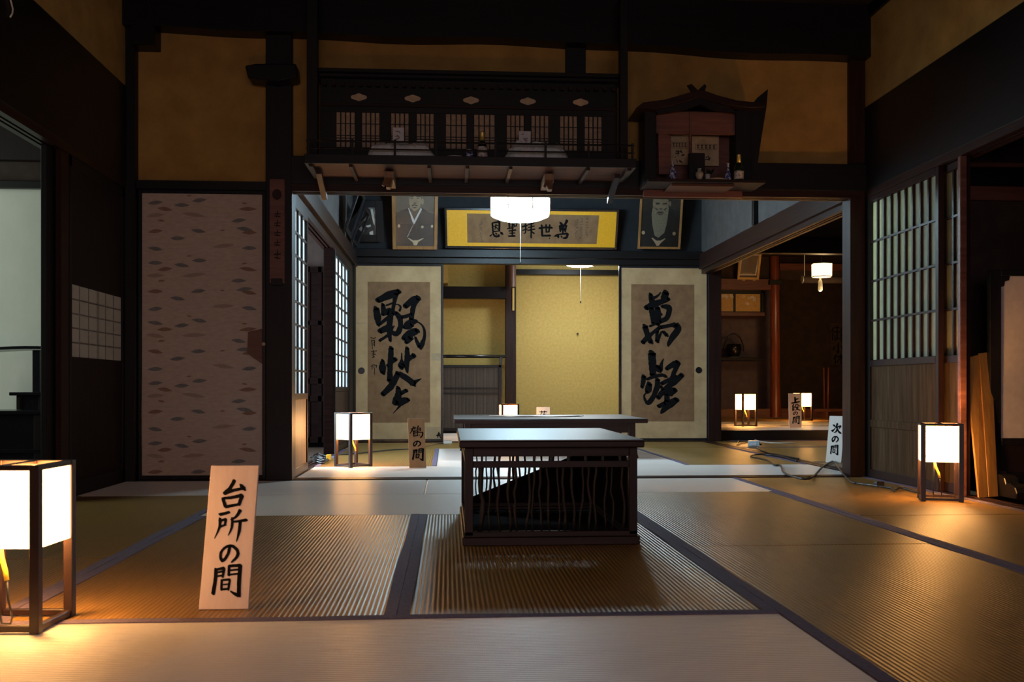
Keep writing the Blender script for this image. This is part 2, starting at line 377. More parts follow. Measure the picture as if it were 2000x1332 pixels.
G['ma'] = [[(185,950,28),(180,1040,28),(160,1160,32)],[(190,955,20),(255,940,24)],[(255,945,26),(243,1020,20)],[(190,980,16),(245,970,16)],[(190,1012,16),(240,1005,16)],[(300,925,24),(296,1005,22)],[(300,925,22),(400,920,28)],[(396,925,32),(386,1050,32),(385,1180,34)],[(300,963,16),(385,955,16)],[(300,1000,16),(385,990,16)],[(385,1180,32),(350,1165,26),(310,1140,10)],[(235,1045,20),(232,1130,20)],[(240,1045,18),(305,1040,20)],[(305,1045,20),(291,1130,18)],[(240,1085,12),(295,1080,12)],[(235,1125,18),(295,1120,18)]]
G['tsuru'] = [[(275,280,20),(240,370,24),(190,450,10)],[(215,340,16),(330,310,18)],[(305,330,14),(305,500,14)],[(285,512,18),(370,490,16)],[(265,400,16),(350,385,14)],[(268,440,14),(350,430,14)],[(270,375,18),(275,510,18)],[(300,290,14),(310,330,14)],[(390,265,24),(365,320,16)],[(360,330,18),(365,470,18)],[(365,325,16),(440,315,16)],[(440,315,18),(435,390,16)],[(370,360,12),(435,350,12)],[(370,395,12),(440,385,12)],[(365,430,16),(490,415,18)],[(490,420,24),(480,500,24),(440,540,24)],[(370,480,14),(375,510,12)],[(405,470,14),(410,500,12)]]
G['ue'] = [[(460,270,40),(475,440,50)],[(480,340,36),(570,310,26)],[(350,460,30),(480,435,40),(610,410,30)]]
G['dan'] = [[(420,500,30),(380,560,30)],[(390,560,30),(395,690,36)],[(400,590,18),(445,575,18)],[(400,630,18),(450,610,18)],[(380,700,24),(440,660,20)],[(490,500,26),(480,560,24),(450,600,14)],[(490,500,22),(560,490,22)],[(560,495,26),(560,545,20),(625,550,26)],[(480,600,20),(560,580,24)],[(560,585,26),(530,650,26),(450,700,14)],[(490,610,20),(560,670,30),(630,690,24)]]
G['tsugi'] = [[(340,308,30),(372,335,32)],[(310,452,44),(350,420,22),(385,370,10)],[(432,275,34),(400,372,22)],[(400,370,22),(490,330,24),(508,336,28),(470,392,12)],[(432,380,24),(402,460,26),(350,495,12)],[(430,400,24),(470,470,32),(512,496,32)]]
G['hana'] = [[(20,30,16),(180,24,18)],[(65,0,16),(70,55,14)],[(130,0,16),(125,55,14)],[(60,70,16),(20,130,10)],[(48,110,14),(48,190,14)],[(140,80,16),(95,120,10)],[(105,75,14),(105,170,16),(180,175,16),(182,150,10)]]
BIG_L = [([[(260,400,90),(450,310,130),(660,230,90)],[(600,260,100),(580,400,70),(560,500,60),(540,600,70)],[(360,470,60),(370,560,80),(380,640,90)],[(420,490,26),(560,440,34)],[(230,540,90),(260,700,120),(280,860,60)],[(350,660,60),(480,600,120),(500,700,100),(480,850,90),(480,1000,80),(500,1150,50)],[(300,840,50),(450,720,60),(560,640,60)],[(300,970,90),(420,920,110),(500,860,90)],[(300,1145,50),(400,1080,45),(480,1030,60)],[(560,500,15),(630,470,20),(690,520,35),(670,590,40)],[(590,620,70),(670,720,90),(690,850,80),(650,980,90),(590,1020,80),(520,960,50),(570,870,20)],[(770,510,90),(900,400,110),(1020,350,100)],[(1010,360,90),(930,500,85),(905,640,75),(890,760,90)],[(700,710,60),(800,690,60),(900,650,60)],[(760,900,80),(850,820,110),(960,790,80),(1000,800,40)],[(740,890,50),(830,890,90),(900,850,80)],[(740,1110,80),(870,1010,130),(1000,960,100)],[(790,1180,70),(880,1090,100)],[(980,780,20),(1080,850,25),(1130,950,45),(1130,1080,50),(1090,1200,80),(1060,1290,60)],[(960,1080,40),(1000,1180,60),(1050,1260,80)],
  [(130,1085,10),(180,1100,14)],[(185,1110,12),(225,1085,14)],[(150,1130,12),(165,1290,10)],[(160,1150,12),(205,1140,14)],[(205,1140,14),(205,1250,12)],[(165,1190,10),(205,1185,10)],[(165,1225,10),(205,1220,10)]], (710, 545, 9.514)),
 ([[(450,80,75),(440,250,80),(430,450,75),(430,620,90)],[(310,280,50),(310,400,110),(320,490,70)],[(390,370,50),(470,300,60),(520,260,70)],[(620,160,15),(620,260,25),(620,350,110),(610,400,80)],[(710,80,60),(710,250,80),(700,380,70),(715,480,30)],[(640,360,70),(740,260,60),(820,200,80)],[(310,835,70),(420,730,100),(500,620,90),(560,490,80)],[(570,490,70),(680,560,80),(800,650,90),(830,690,50)],[(820,640,70),(940,580,10)],[(560,720,60),(570,830,100),(530,940,110),(500,980,80)],[(600,820,60),(700,770,60)],[(520,960,100),(620,950,120),(730,920,60)],[(590,1020,40),(540,1080,20),(480,1145,8)],
  [(125,140,10),(215,125,12)],[(160,115,12),(160,230,12)],[(135,165,10),(190,160,10)],[(135,195,10),(195,185,10)],[(140,235,12),(180,225,14)],[(125,380,10),(160,350,12)],[(140,370,10),(140,430,10)],[(175,350,10),(170,410,10)],[(185,360,10),(210,365,14),(205,400,10)],[(180,410,9),(180,520,7)]], (710, 670, 8.325))]
BIG_R = [([[(430,230,60),(450,320,90),(480,430,100)],[(720,200,110),(690,300,120),(680,360,90)],[(440,320,60),(560,270,40),(620,200,20)],[(350,490,90),(480,430,110),(640,370,90),(770,320,70)],[(440,480,90),(470,620,90),(490,780,70)],[(560,480,90),(570,640,110),(570,800,80)],[(640,460,50),(760,480,100),(780,560,90),(720,690,80),(600,740,80)],[(500,620,80),(620,600,80)],[(330,830,100),(360,930,90),(400,1050,90),(450,1130,80)],[(290,1130,80),(370,1040,80),(480,950,60),(600,860,60)],[(420,830,40),(520,790,40)],[(620,850,70),(780,820,60),(880,800,80)],[(890,800,100),(950,880,110),(850,1020,100),(780,1140,70),(760,1200,30)],[(560,920,60),(550,1020,50),(560,1110,80)],[(640,930,30),(600,1020,50),(560,1110,60)],[(670,930,50),(740,1000,70)]], (1225, 550, 9.5125)),
 ([[(400,160,110),(410,330,110),(420,530,90)],[(470,370,60),(530,440,90),(560,330,40),(595,250,8)],[(270,540,70),(260,640,70),(240,720,50)],[(320,590,40),(430,550,50),(560,520,50),(640,550,40)],[(360,660,80),(340,760,100),(320,800,60)],[(490,590,70),(490,700,80),(430,860,70),(350,970,70),(300,940,40),(275,860,30),(310,810,20)],[(640,420,60),(740,350,80),(820,310,70)],[(830,320,80),(780,440,70),(730,560,60)],[(560,660,60),(700,590,60),(800,540,50)],[(890,520,80),(780,620,90),(680,700,80),(560,820,80),(500,890,70)],[(540,700,40),(590,760,50)],[(780,760,80),(700,800,120),(600,830,60)],[(640,830,60),(650,960,90)],[(510,1030,60),(620,980,70)],[(810,920,80),(700,990,110),(600,1080,80),(550,1140,30)]], (1225, 670, 8.325))]
PLAQUE = [[(1420,170,40),(1390,230,30),(1330,250,40)],[(1330,200,30),(1360,230,30)],[(1330,285,40),(1400,285,44)],[(1320,255,24),(1420,240,24)],[(1325,250,24),(1335,320,24)],[(1415,245,24),(1400,320,24)],[(1370,240,24),(1370,350,24)],[(1260,385,20),(1300,370,40),(1310,400,30)],[(1310,360,20),(1430,345,30)],[(1440,350,30),(1420,400,36),(1380,410,24)],[(1350,380,20),(1360,400,20)],
 [(1050,280,30),(1130,265,26),(1220,270,30)],[(1080,235,26),(1090,380,30)],[(1140,230,24),(1145,330,24)],[(1190,230,24),(1180,320,24)],[(1140,330,18),(1185,325,18)],[(1090,380,26),(1200,375,30)],[(1195,408,16),(1188,420,10)],
 [(820,260,24),(890,240,20)],[(860,210,24),(865,330,20),(840,350,10)],[(820,310,16),(890,290,16)],[(900,230,16),(970,210,20)],[(900,270,16),(980,250,16)],[(890,310,18),(990,290,20)],[(940,200,24),(940,410,22)],[(940,320,16),(980,350,24)],
 [(625,200,20),(690,200,18)],[(640,200,24),(645,290,22)],[(690,200,22),(685,300,20)],[(640,240,12),(690,235,12)],[(640,265,12),(690,262,12)],[(615,290,16),(700,275,16)],[(705,210,20),(710,260,18)],[(710,210,16),(745,205,20)],[(745,210,20),(735,255,16)],[(710,255,14),(740,250,14)],[(640,320,20),(730,305,22)],[(650,350,16),(720,345,18)],[(685,310,22),(685,390,22)],[(635,390,24),(720,385,26)],
 [(415,220,24),(425,340,24)],[(415,215,18),(510,195,24)],[(510,200,30),(510,320,24)],[(435,260,14),(490,245,14)],[(465,230,16),(450,300,14)],[(465,270,14),(495,300,16)],[(430,330,16),(510,320,16)],[(385,390,20),(410,370,14)],[(420,345,20),(450,390,28),(500,390,30),(500,370,20)],[(460,350,20),(475,365,20)],[(530,340,30),(550,360,36)]]

# ================================================================== THE SETTING
PY = 6.15            # partition between front room and middle room
BY = 10.2            # back wall of the middle room
XL, XR = -1.93, 2.63
ML, MR = -0.96, 2.65
struct(MB().box(-4.6, 6.6, -1.7, 16.2, -0.14, -0.052).build('floor', 'underfloor'))
mb = MB(); mb.box(-2.1, 2.75, -1.7, 6.2, 2.95, 3.0); mb.box(-4.6, -2.1, 1.0, 6.2, 2.5, 2.55); mb.box(2.75, 6.6, 1.0, 6.2, 2.5, 2.55)
mb.box(-2.4, 6.6, 6.22, 10.3, 2.62, 2.67); mb.box(-1.2, 6.6, 10.3, 16.2, 2.55, 2.60)
struct(mb.build('ceiling', 'boards'))
for k in range(5):
    y = 0.4 + k * 1.25
    beam(XL, XR, y, y + 0.07, 2.88, 2.95)
# front room, left
wall('wall_left', [(XL - .06, XL, -1.7, 3.2, 0, 1.75), (XL - .05, XL, -1.7, 6.12, 2.37, 2.90)], 'ochre')
beam(XL - .12, XL + .005, -1.7, 6.12, 1.80, 2.37, 'blacky')
beam(XL - .10, XL + .02, -1.7, 6.12, 2.88, 2.95, 'blacky')
mb = MB()
for a, b_ in ((-.105, -.075), (-.06, -.045), (-.03, 0.004)): mb.box(XL + a, XL + b_, -1.7, 6.10, 1.757, 1.80)
trim(mb, 'browny', 0)
beam(XL - .06, XL, 3.14, 3.22, 0, 1.76, 'black')
# front room, right
wall('wall_right', [(XR, XR + .06, -1.7, 3.1, 0, 1.75), (XR, XR + .05, -1.7, 6.12, 2.33, 2.89)], 'ochre')
beam(XR - .005, XR + .12, -1.7, 6.12, 1.80, 2.33, 'blacky')
beam(XR - .02, XR + .10, -1.7, 6.12, 2.87, 2.95, 'blacky')
mb = MB()
for a, b_ in ((0, .03), (.045, .06), (.075, .105)): mb.box(XR + a, XR + b_, -1.7, 6.10, 1.757, 1.80)
trim(mb, 'browny', 0)
mb = MB()
for a, b_ in ((0, .03), (.045, .06), (.075, .105)): mb.box(XR + a, XR + b_, -1.7, 6.08, -0.05, 0.004)
trim(mb, 'browny', 0)
mb = MB()
for a, b_ in ((-.105, -.075), (-.06, -.045), (-.03, 0.0)): mb.box(XL + a, XL + b_, -1.7, 6.08, -0.05, 0.004)
trim(mb, 'browny', 0)
# wall behind the camera with its entrance opening
wall('wall_front', [(-2.1, -1.3, -1.76, -1.70, 0, 2.95), (2.1, 2.75, -1.76, -1.70, 0, 2.95), (-1.3, 2.1, -1.76, -1.70, 2.1, 2.95), (-1.3, 2.1, -1.76, -1.70, 0, .45)], 'dark_plaster')

# partition
wall('wall_back', [(XL, -1.02, PY - .02, PY + .02, 1.80, 2.80), (-.95, XR, PY - .02, PY + .02, 1.95, 2.80)], 'ochre')
wall('light_block_behind_door', [(-2.5, ML - .02, 6.215, 6.235, -.05, 1.9)], 'dark_plaster')  # unseen sheet added to stop corridor daylight leaking under the patterned door
def xs(u, Y): return at(u, 700, Y=Y).x
def zs(u, v, Y): return at(u, v, Y=Y).z
def pillar(u0, u1, Y, z0, z1, th=.12, mat='black'):
    return beam(xs(u0, Y), xs(u1, Y), Y, Y + th, z0, z1, mat)
pillar(519, 570, 6.07, 0, 2.8, .15)
beam(XL - .06, XL + .055, 6.06, 6.2, 0, 2.8, 'black')
pillar(1661, 1690, 6.08, 0, 2.75, .13, 'brown')
pillar(1105, 1144, 6.10, 1.97, 2.8, .06)
beam(-.95, XR, 6.06, 6.24, 1.80, 1.968)
beam(XL, -1.0, 6.09, 6.2, 1.762, 1.815)
mb = MB()                                        # grooved lintel
for a, b_ in ((0, .03), (.05, .07), (.09, .12)): mb.box(-.95, XR - .03, 6.07 + a, 6.07 + b_, 1.757, 1.80)
trim(mb, 'brownx', 0)
mb = MB()
for a, b_ in ((0, .03), (.05, .07), (.09, .12)): mb.box(-.95, XR - .03, 6.10 + a, 6.10 + b_, -0.05, 0.003)
trim(mb, 'brownx', 0)
# wavy log beam across the top
pts = []
n = 24
for i in range(n + 1):
    x = XL + (XR - XL) * i / n
    pts.append((x, 6.0, 2.705 - 0.075 * max(0, (x + .95)) / 3.55 + 0.010 * math.sin(x * 2.3) + .006 * math.sin(x * 6.1)))
pts += [(XR, 6.0, 2.96), (XL, 6.0, 2.96)]
trim(MB().prism(pts, (0, .22, 0)), 'blackx', 0)
beam(XL + .05, XL + .19, 6.0, 6.14, 2.60, 2.72, 'blackx')
trim(MB().prism([(xs(u, 5.95), 5.95, zs(u, v, 5.95)) for u, v in ((478, 128), (500, 124), (578, 124), (580, 150), (540, 158), (485, 153))], (0, .14, 0)), 'blackx', 0.006)

# room seen through the opening on the left
wall('wall_side_left', [(-4.6, XL - .06, 6.13, 6.20, 0, 1.757)], 'white_plaster')
beam(-4.6, XL - .06, 6.08, 6.2, 1.757, 1.80)
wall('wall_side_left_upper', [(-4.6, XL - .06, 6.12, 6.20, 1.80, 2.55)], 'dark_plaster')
beam(-4.6, XL - .06, 6.07, 6.12, 1.92, 2.14, 'plankbrown')

# dark room seen through the opening on the right
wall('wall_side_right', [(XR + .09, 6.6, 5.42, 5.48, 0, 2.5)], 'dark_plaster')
zr = at(1900, 322, Y=5.36).z
beam(XR + .08, 4.6, 5.33, 5.42, zr - .015, zr + .01, 'redlac')
beam(XR + .08, 4.6, 5.36, 5.42, 1.70, zr - .02, 'blackx')
beam(XR + .08, 4.6, 5.39, 5.42, 1.62, 1.70, 'redbrown')
wall('wall_side_right_end', [(4.6, 4.66, 1.0, 5.45, 0, 2.5)], 'dark_plaster')
wall('wall_closet', [(4.0, 4.06, 5.48, 6.2, 0, 2.5)], 'white_plaster')
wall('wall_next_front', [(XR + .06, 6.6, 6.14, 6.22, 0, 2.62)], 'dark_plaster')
xa = at(1870, 700, X=XR).y
beam(XR + .0, XR + .035, xa - .03, xa + .0, 0, 1.757, 'redlac')
beam(XR, XR + .1, 6.02, 6.12, 0, 1.757, 'black')

# middle room
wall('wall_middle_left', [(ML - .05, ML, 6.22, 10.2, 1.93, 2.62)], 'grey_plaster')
beam(ML - .07, ML + .035, 6.22, 10.2, 1.80, 1.935, 'browny')
mb = MB()
for a, b_ in ((-.10, -.07), (-.055, -.04), (-.025, 0.0)): mb.box(ML + a, ML + b_, 6.2, 10.2, 1.735, 1.80)
trim(mb, 'browny', 0)
mb = MB()
for a, b_ in ((-.10, -.07), (-.055, -.04), (-.025, 0.004)): mb.box(ML + a, ML + b_, 6.2, 10.2, -.05, 0.004)
trim(mb, 'browny', 0)
beam(ML - .045, ML + .012, 6.95 + .3, 6.95 + .345, 1.935, 2.62, 'black')
beam(ML - .08, ML + .0, 8.36, 8.50, 0, 1.735, 'matte_dark')
beam(ML - .08, ML + .005, 9.72, 10.2, 0, 1.735, 'black')
beam(ML - .08, ML + .02, 10.06, 10.2, 0, 2.62, 'black')
wall('wall_corridor', [(-2.5, ML - .1, 10.3, 10.36, 0, 2.62)], 'dark_plaster')
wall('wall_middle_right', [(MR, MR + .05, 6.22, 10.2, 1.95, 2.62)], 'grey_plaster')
beam(MR - .03, MR + .07, 6.22, 10.2, 1.80, 1.955, 'browny')
mb = MB()
for a, b_ in ((0, .025), (.04, .055), (.07, .10)): mb.box(MR + a, MR + b_, 6.22, 10.2, 1.755, 1.80)
trim(mb, 'browny', 0)
mb = MB()
for a, b_ in ((0, .025), (.04, .055), (.07, .10)): mb.box(MR + a, MR + b_, 6.22, 10.2, -.05, 0.004)
trim(mb, 'browny', 0)
beam(MR - .045, MR + .012, 8.3, 8.345, 1.955, 2.62, 'black')
pillar(1384, 1409, BY - .02, 0, 2.62, .14, 'brown')
# back wall of middle room
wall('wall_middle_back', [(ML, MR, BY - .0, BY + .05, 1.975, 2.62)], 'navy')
beam(ML, MR, BY - .06, BY + .08, 1.90, 1.98)
beam(ML, MR, BY - .03, BY + .08, 1.838, 1.895)
beam(ML, MR, BY - .03, BY + .08, -.05, 0.006, 'brownx')

# back room with yellow walls
wall('wall_yellow', [(-1.2, 2.75, 13.0, 13.06, 0, 2.55), (-1.2, -1.14, 10.3, 13.0, 0, 2.55), (2.69, 2.75, 10.3, 13.0, 0, 2.55)], 'yellow')
struct(MB().box(-1.14, -.0, 12.6, 13.0, 1.9, 2.55).build('wall_yellow_upper', 'yellow'))
ZB = 12.85
pts = [(987, 515), (1008, 515), (1009, 812), (988, 812)]
pillar(988, 1008, 12.75, 0, 2.55, .18, 'brown')
beam(-1.14, xs(988, ZB), 12.72, 12.86, zs(930, 583, 12.75), zs(930, 560, 12.75), 'blackx')
beam(xs(1008, ZB), 2.69, 12.86, 12.99, zs(1100, 537, 12.9), zs(1100, 527, 12.9), 'blackx')
lg = MB().tube([(xs(1001, 12.62), 12.62, zs(1001, 560, 12.62)), (xs(1001, 12.62), 12.62, 2.55)], .045, 14)
trim(lg, 'logpost', 0)
beam(xs(1001, 12.7), xs(1005, 12.7), 12.735, 12.76, zs(1003, 606, 12.7), zs(1003, 562, 12.7), 'yellow')
struct(MB().tube([(xs(1128, 12.99), 12.97, zs(1128, 652, 12.99)), (xs(1128, 12.99), 13.0, zs(1128, 652, 12.99))], .013, 10).build('trim_nail', 'iron'))

# rooms on the far right
JZ = 0.112
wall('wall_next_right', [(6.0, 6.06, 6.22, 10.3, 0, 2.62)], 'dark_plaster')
beam(MR + .1, 6.6, 10.32, 10.40, 0.0, JZ - .004, 'blackx')
struct(MB().box(MR + .1, 6.6, 10.40, 16.0, 0.0, JZ - .05).build('floor_raised', 'underfloor'))
zb = at(1560, 495, Y=10.3).z
beam(MR + .1, 6.6, 10.28, 10.40, zb, zb + .16, 'blackx')
wall('wall_next_back', [(MR + .1, 6.6, 10.31, 10.37, zb + .16, 2.62)], 'dark_plaster')
wall('wall_raised_left', [(MR + .06, MR + .12, 10.4, 15.5, 0, 2.55)], 'purple_plaster')
wall('wall_raised_right', [(6.5, 6.56, 10.4, 15.5, 0, 2.55)], 'dark_plaster')
AY = 14.7
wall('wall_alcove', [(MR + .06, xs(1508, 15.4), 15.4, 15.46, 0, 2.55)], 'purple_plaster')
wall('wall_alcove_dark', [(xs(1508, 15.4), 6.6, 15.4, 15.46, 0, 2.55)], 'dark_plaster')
wall('wall_alcove_upper', [(MR + .1, 6.6, AY + .04, AY + .09, zs(1500, 545, AY), 2.55)], 'dark_plaster')
beam(MR + .1, xs(1522, AY), AY - .03, AY + .1, zs(1460, 566, AY), zs(1460, 545, AY), 'redbrown')
beam(xs(1522, AY), 6.6, AY - .03, AY + .1, zs(1560, 528, AY), zs(1560, 515, AY), 'redbrown')
beam(MR + .1, 6.6, AY - .02, AY + .08, JZ - .06, JZ + .13, 'redbrown')
trim(MB().tube([(xs(1513.5, AY), AY - .02, JZ), (xs(1513.5, AY), AY - .02, JZ + .5), (xs(1512, AY), AY - .02, 2.55)], [.085, .072, .066], 20), 'redpost', 0)
trim(MB().box(xs(1512, AY) - .10, xs(1512, AY) + .10, AY - .10, AY + .06, zs(1512, 557, AY), zs(1512, 548, AY)), 'iron', .005)

# ================================================================== TATAMI
def tatami_mat(x0, x1, y0, y1, along, label, group, z=0.0, pale=False, edges=(1, 1)):
    L = (x1 - x0) if along == 'x' else (y1 - y0); W = (y1 - y0) if along == 'x' else (x1 - x0)
    o_ = MB().box(-L / 2 + .0015, L / 2 - .0015, -W / 2 + .0015, W / 2 - .0015, -.05, 0).build('tatami_mat', 'tatami_painted_sheen' if pale else 'tatami', bevel=.004)
    o_.location = ((x0 + x1) / 2, (y0 + y1) / 2, z)
    o_.rotation_euler = (0, 0, 0 if along == 'x' else math.pi / 2)
    tag(o_, label, 'tatami mat', group)
    for s_, e in zip((-1, 1), edges):
        if not e: continue
        mb = MB(); w_ = .033; n_ = 40
        for i in range(n_):
            a = -L / 2 + .002 + (L - .004) * i / n_; b2 = -L / 2 + .002 + (L - .004) * (i + 1) / n_
            za = .0022 + .0010 * math.sin(a * 9 + s_); zb2 = .0022 + .0010 * math.sin(b2 * 9 + s_)
            ya, yb = s_ * (W / 2 - w_ + .002 * math.sin(a * 5)), s_ * (W / 2 - w_ + .002 * math.sin(b2 * 5)); ye = s_ * (W / 2 - .0005)
            mb.hexa([(a, ya, -.002), (b2, yb, -.002), (b2, ye, -.002), (a, ye, -.002)], [(a, ya, za), (b2, yb, zb2), (b2, ye, zb2 + .001), (a, ye, za + .001)])
        c = mb.build('cloth_border', 'heri'); c.parent = o_
    return o_
g1 = 'tatami mats of the front room'
a0, a1, a2, a3, a4, a5 = XL, -1.09, -.127, .826, 1.77, XR
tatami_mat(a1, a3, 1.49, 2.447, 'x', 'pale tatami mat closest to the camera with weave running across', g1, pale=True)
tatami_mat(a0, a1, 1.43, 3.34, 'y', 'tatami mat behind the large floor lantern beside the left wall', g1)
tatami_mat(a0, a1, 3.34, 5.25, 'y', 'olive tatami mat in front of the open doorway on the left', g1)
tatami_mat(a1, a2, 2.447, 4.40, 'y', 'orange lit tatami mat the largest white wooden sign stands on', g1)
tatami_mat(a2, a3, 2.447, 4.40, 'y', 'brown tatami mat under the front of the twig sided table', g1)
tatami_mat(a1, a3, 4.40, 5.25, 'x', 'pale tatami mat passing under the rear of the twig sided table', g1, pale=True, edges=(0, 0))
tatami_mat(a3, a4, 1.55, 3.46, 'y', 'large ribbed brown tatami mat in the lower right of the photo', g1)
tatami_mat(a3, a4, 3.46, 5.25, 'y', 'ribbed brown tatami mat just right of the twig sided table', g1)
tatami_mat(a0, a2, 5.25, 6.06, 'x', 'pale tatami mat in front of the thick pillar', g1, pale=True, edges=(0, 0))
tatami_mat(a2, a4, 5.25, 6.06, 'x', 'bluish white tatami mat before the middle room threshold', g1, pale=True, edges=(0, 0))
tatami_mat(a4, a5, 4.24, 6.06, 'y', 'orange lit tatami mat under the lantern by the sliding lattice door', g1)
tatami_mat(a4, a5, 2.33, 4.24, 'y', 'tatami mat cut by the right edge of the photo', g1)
g2 = 'tatami mats of the middle room'
m0, m1 = ML + .01, MR - .01
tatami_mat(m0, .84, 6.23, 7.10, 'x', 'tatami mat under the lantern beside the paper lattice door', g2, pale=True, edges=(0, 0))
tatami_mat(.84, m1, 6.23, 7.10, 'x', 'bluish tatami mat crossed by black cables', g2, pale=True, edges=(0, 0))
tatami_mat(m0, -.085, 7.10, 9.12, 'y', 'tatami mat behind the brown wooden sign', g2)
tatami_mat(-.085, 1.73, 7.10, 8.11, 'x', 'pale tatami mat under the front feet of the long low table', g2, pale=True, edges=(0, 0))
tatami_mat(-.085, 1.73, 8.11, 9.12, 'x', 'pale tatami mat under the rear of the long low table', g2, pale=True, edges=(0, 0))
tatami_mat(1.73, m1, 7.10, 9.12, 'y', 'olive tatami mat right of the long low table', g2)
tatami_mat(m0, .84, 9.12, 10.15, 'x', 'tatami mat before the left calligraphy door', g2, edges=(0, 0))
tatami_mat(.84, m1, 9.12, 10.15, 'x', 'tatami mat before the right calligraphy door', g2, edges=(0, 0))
g3 = 'tatami mats of the back room'
for k, (lx0, lx1, lab) in enumerate(((-1.1, .8, 'tatami mat in the back room beside the slatted screen'), (.8, 2.68, 'tatami mat in the back room behind the long table'))):
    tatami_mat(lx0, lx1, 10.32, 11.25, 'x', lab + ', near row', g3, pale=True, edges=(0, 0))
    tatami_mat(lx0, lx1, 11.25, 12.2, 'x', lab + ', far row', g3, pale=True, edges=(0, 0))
struct(MB().box(-1.1, 2.68, 12.2, 13.0, -.05, 0.0).build('floor_board', 'plankbrown'))
g4 = 'tatami mats of the next room on the right'
tatami_mat(MR + .11, 4.7, 6.25, 7.3, 'x', 'tatami mat the white next room sign stands on', g4)
tatami_mat(MR + .11, 4.7, 7.3, 9.15, 'x', 'brown tatami mat behind the white next room sign', g4)
tatami_mat(MR + .11, 4.7, 9.15, 10.3, 'x', 'tatami mat under the pale blue adapter', g4)
g5 = 'tatami mats of the raised room'
tatami_mat(MR + .13, 4.7, 10.42, 11.4, 'x', 'lit tatami mat along the edge of the raised room', g5, z=JZ, pale=True, edges=(0, 0))
tatami_mat(MR + .13, 4.7, 11.4, 12.9, 'x', 'second tatami mat back in the raised room', g5, z=JZ, pale=True, edges=(1, 1))
tatami_mat(MR + .13, 4.7, 12.9, 14.6, 'x', 'tatami mat before the red alcove post', g5, z=JZ)
tatami_mat(4.7, 6.48, 10.42, 12.6, 'x', 'tatami mat by the right wall of the raised room', g5, z=JZ, pale=True)
tatami_mat(4.7, 6.48, 12.6, 14.6, 'x', 'tatami mat under the thin pole rack', g5, z=JZ)

# ================================================================== SLIDING DOORS AND SCREENS
def panel_frame(mb, x0, x1, z0, z1, Y, t, w_):
    mb.box(x0, x0 + w_, Y, Y + t, z0, z1); mb.box(x1 - w_, x1, Y, Y + t, z0, z1)
    mb.box(x0 + w_, x1 - w_, Y, Y + t, z0, z0 + w_); mb.box(x0 + w_, x1 - w_, Y, Y + t, z1 - w_, z1)
# --- patterned fusuma left of the pillar
Y = 6.11
x0, x1 = XL + .06, xs(519, Y)
r = wroot('sliding_door', ((x0 + x1) / 2, Y, 0), 'paper sliding door patterned with small grey and brown leaves left of the pillar', 'sliding door')
mb = MB(); panel_frame(mb, x0, x1, 0.006, 1.762, Y, .03, .022); mb.build('frame', 'lacquer', r, .002)
MB().box(x0 + .022, x1 - .022, Y + .006, Y + .026, .03, 1.74).build('paper_panel', 'wallpaper', r)
base = [(635,102,'g',1),(715,130,'b',1),(788,113,'g',1),(865,92,'g',1),(840,155,'w',1.3),(1075,130,'b',1.2),(1035,180,'g',1),(1060,217,'g',1.1),(1108,232,'b',1),(640,226,'b',1),(860,225,'g',1),(770,257,'g',1),(968,290,'w',1.2),(640,302,'g',1),(1125,300,'g',1),(632,157,'w',1),(700,180,'b',.5),(965,222,'b',.35),(820,72,'b',.35),(1060,105,'b',.4)]
mb = MB()
kk = 0
for per in range(-1, 5):
    for (x, y, c, sc) in base:
        zy = y + per * 261
        if not 66 < zy < 1285: continue
        u = x / 2.22; v = 350 + zy / 2.22
        p = at(u, v, Y=Y + .006); kk += 1
        if not (x0 + .10 < p.x < x1 - .10): 
            p.x = min(max(p.x, x0 + .10), x1 - .10)
        wd = .047 * sc * (1.25 if c == 'w' else 1); ht = .0135 * min(sc, 1.0); tilt = .15 * math.sin(kk * 2.1)
        pl = []
        for i in range(13):
            t = i / 12 * 2 - 1; pl.append((t * wd, ht * (1 - t * t) ** 1.2))
        for i in range(11, 0, -1):
            t = i / 12 * 2 - 1; pl.append((t * wd, -ht * .8 * (1 - t * t) ** 1.2))
        mb.poly([(p.x + a * math.cos(tilt) - b2 * math.sin(tilt), Y + .0052 - .00002 * kk, p.z + a * math.sin(tilt) + b2 * math.cos(tilt)) for a, b2 in pl], {'g': 0, 'b': 1, 'w': 2}[c])
mb.build('printed_pattern', ['leaf_grey', 'leaf_brown', 'leaf_wave'], r)
p0, p1 = at(484, 648, Y=Y), at(514, 706, Y=Y)
MB().prism([(p0.x, Y + .005, p0.z), (p1.x, Y + .005, p0.z + .02), (p1.x, Y + .005, p1.z - .02), (p0.x + .02, Y + .005, p1.z + .03), (p0.x - .005, Y + .005, p1.z + .05)], (0, -.0012, 0)).build('torn_patch', 'redbrown', r)
q = at(521, 672, Y=Y - .01); MB().tube([(x1 - .012, Y - .006, q.z), (x1 - .012, Y + .005, q.z)], .011, 12).build('door_pull', 'brassmat', r)

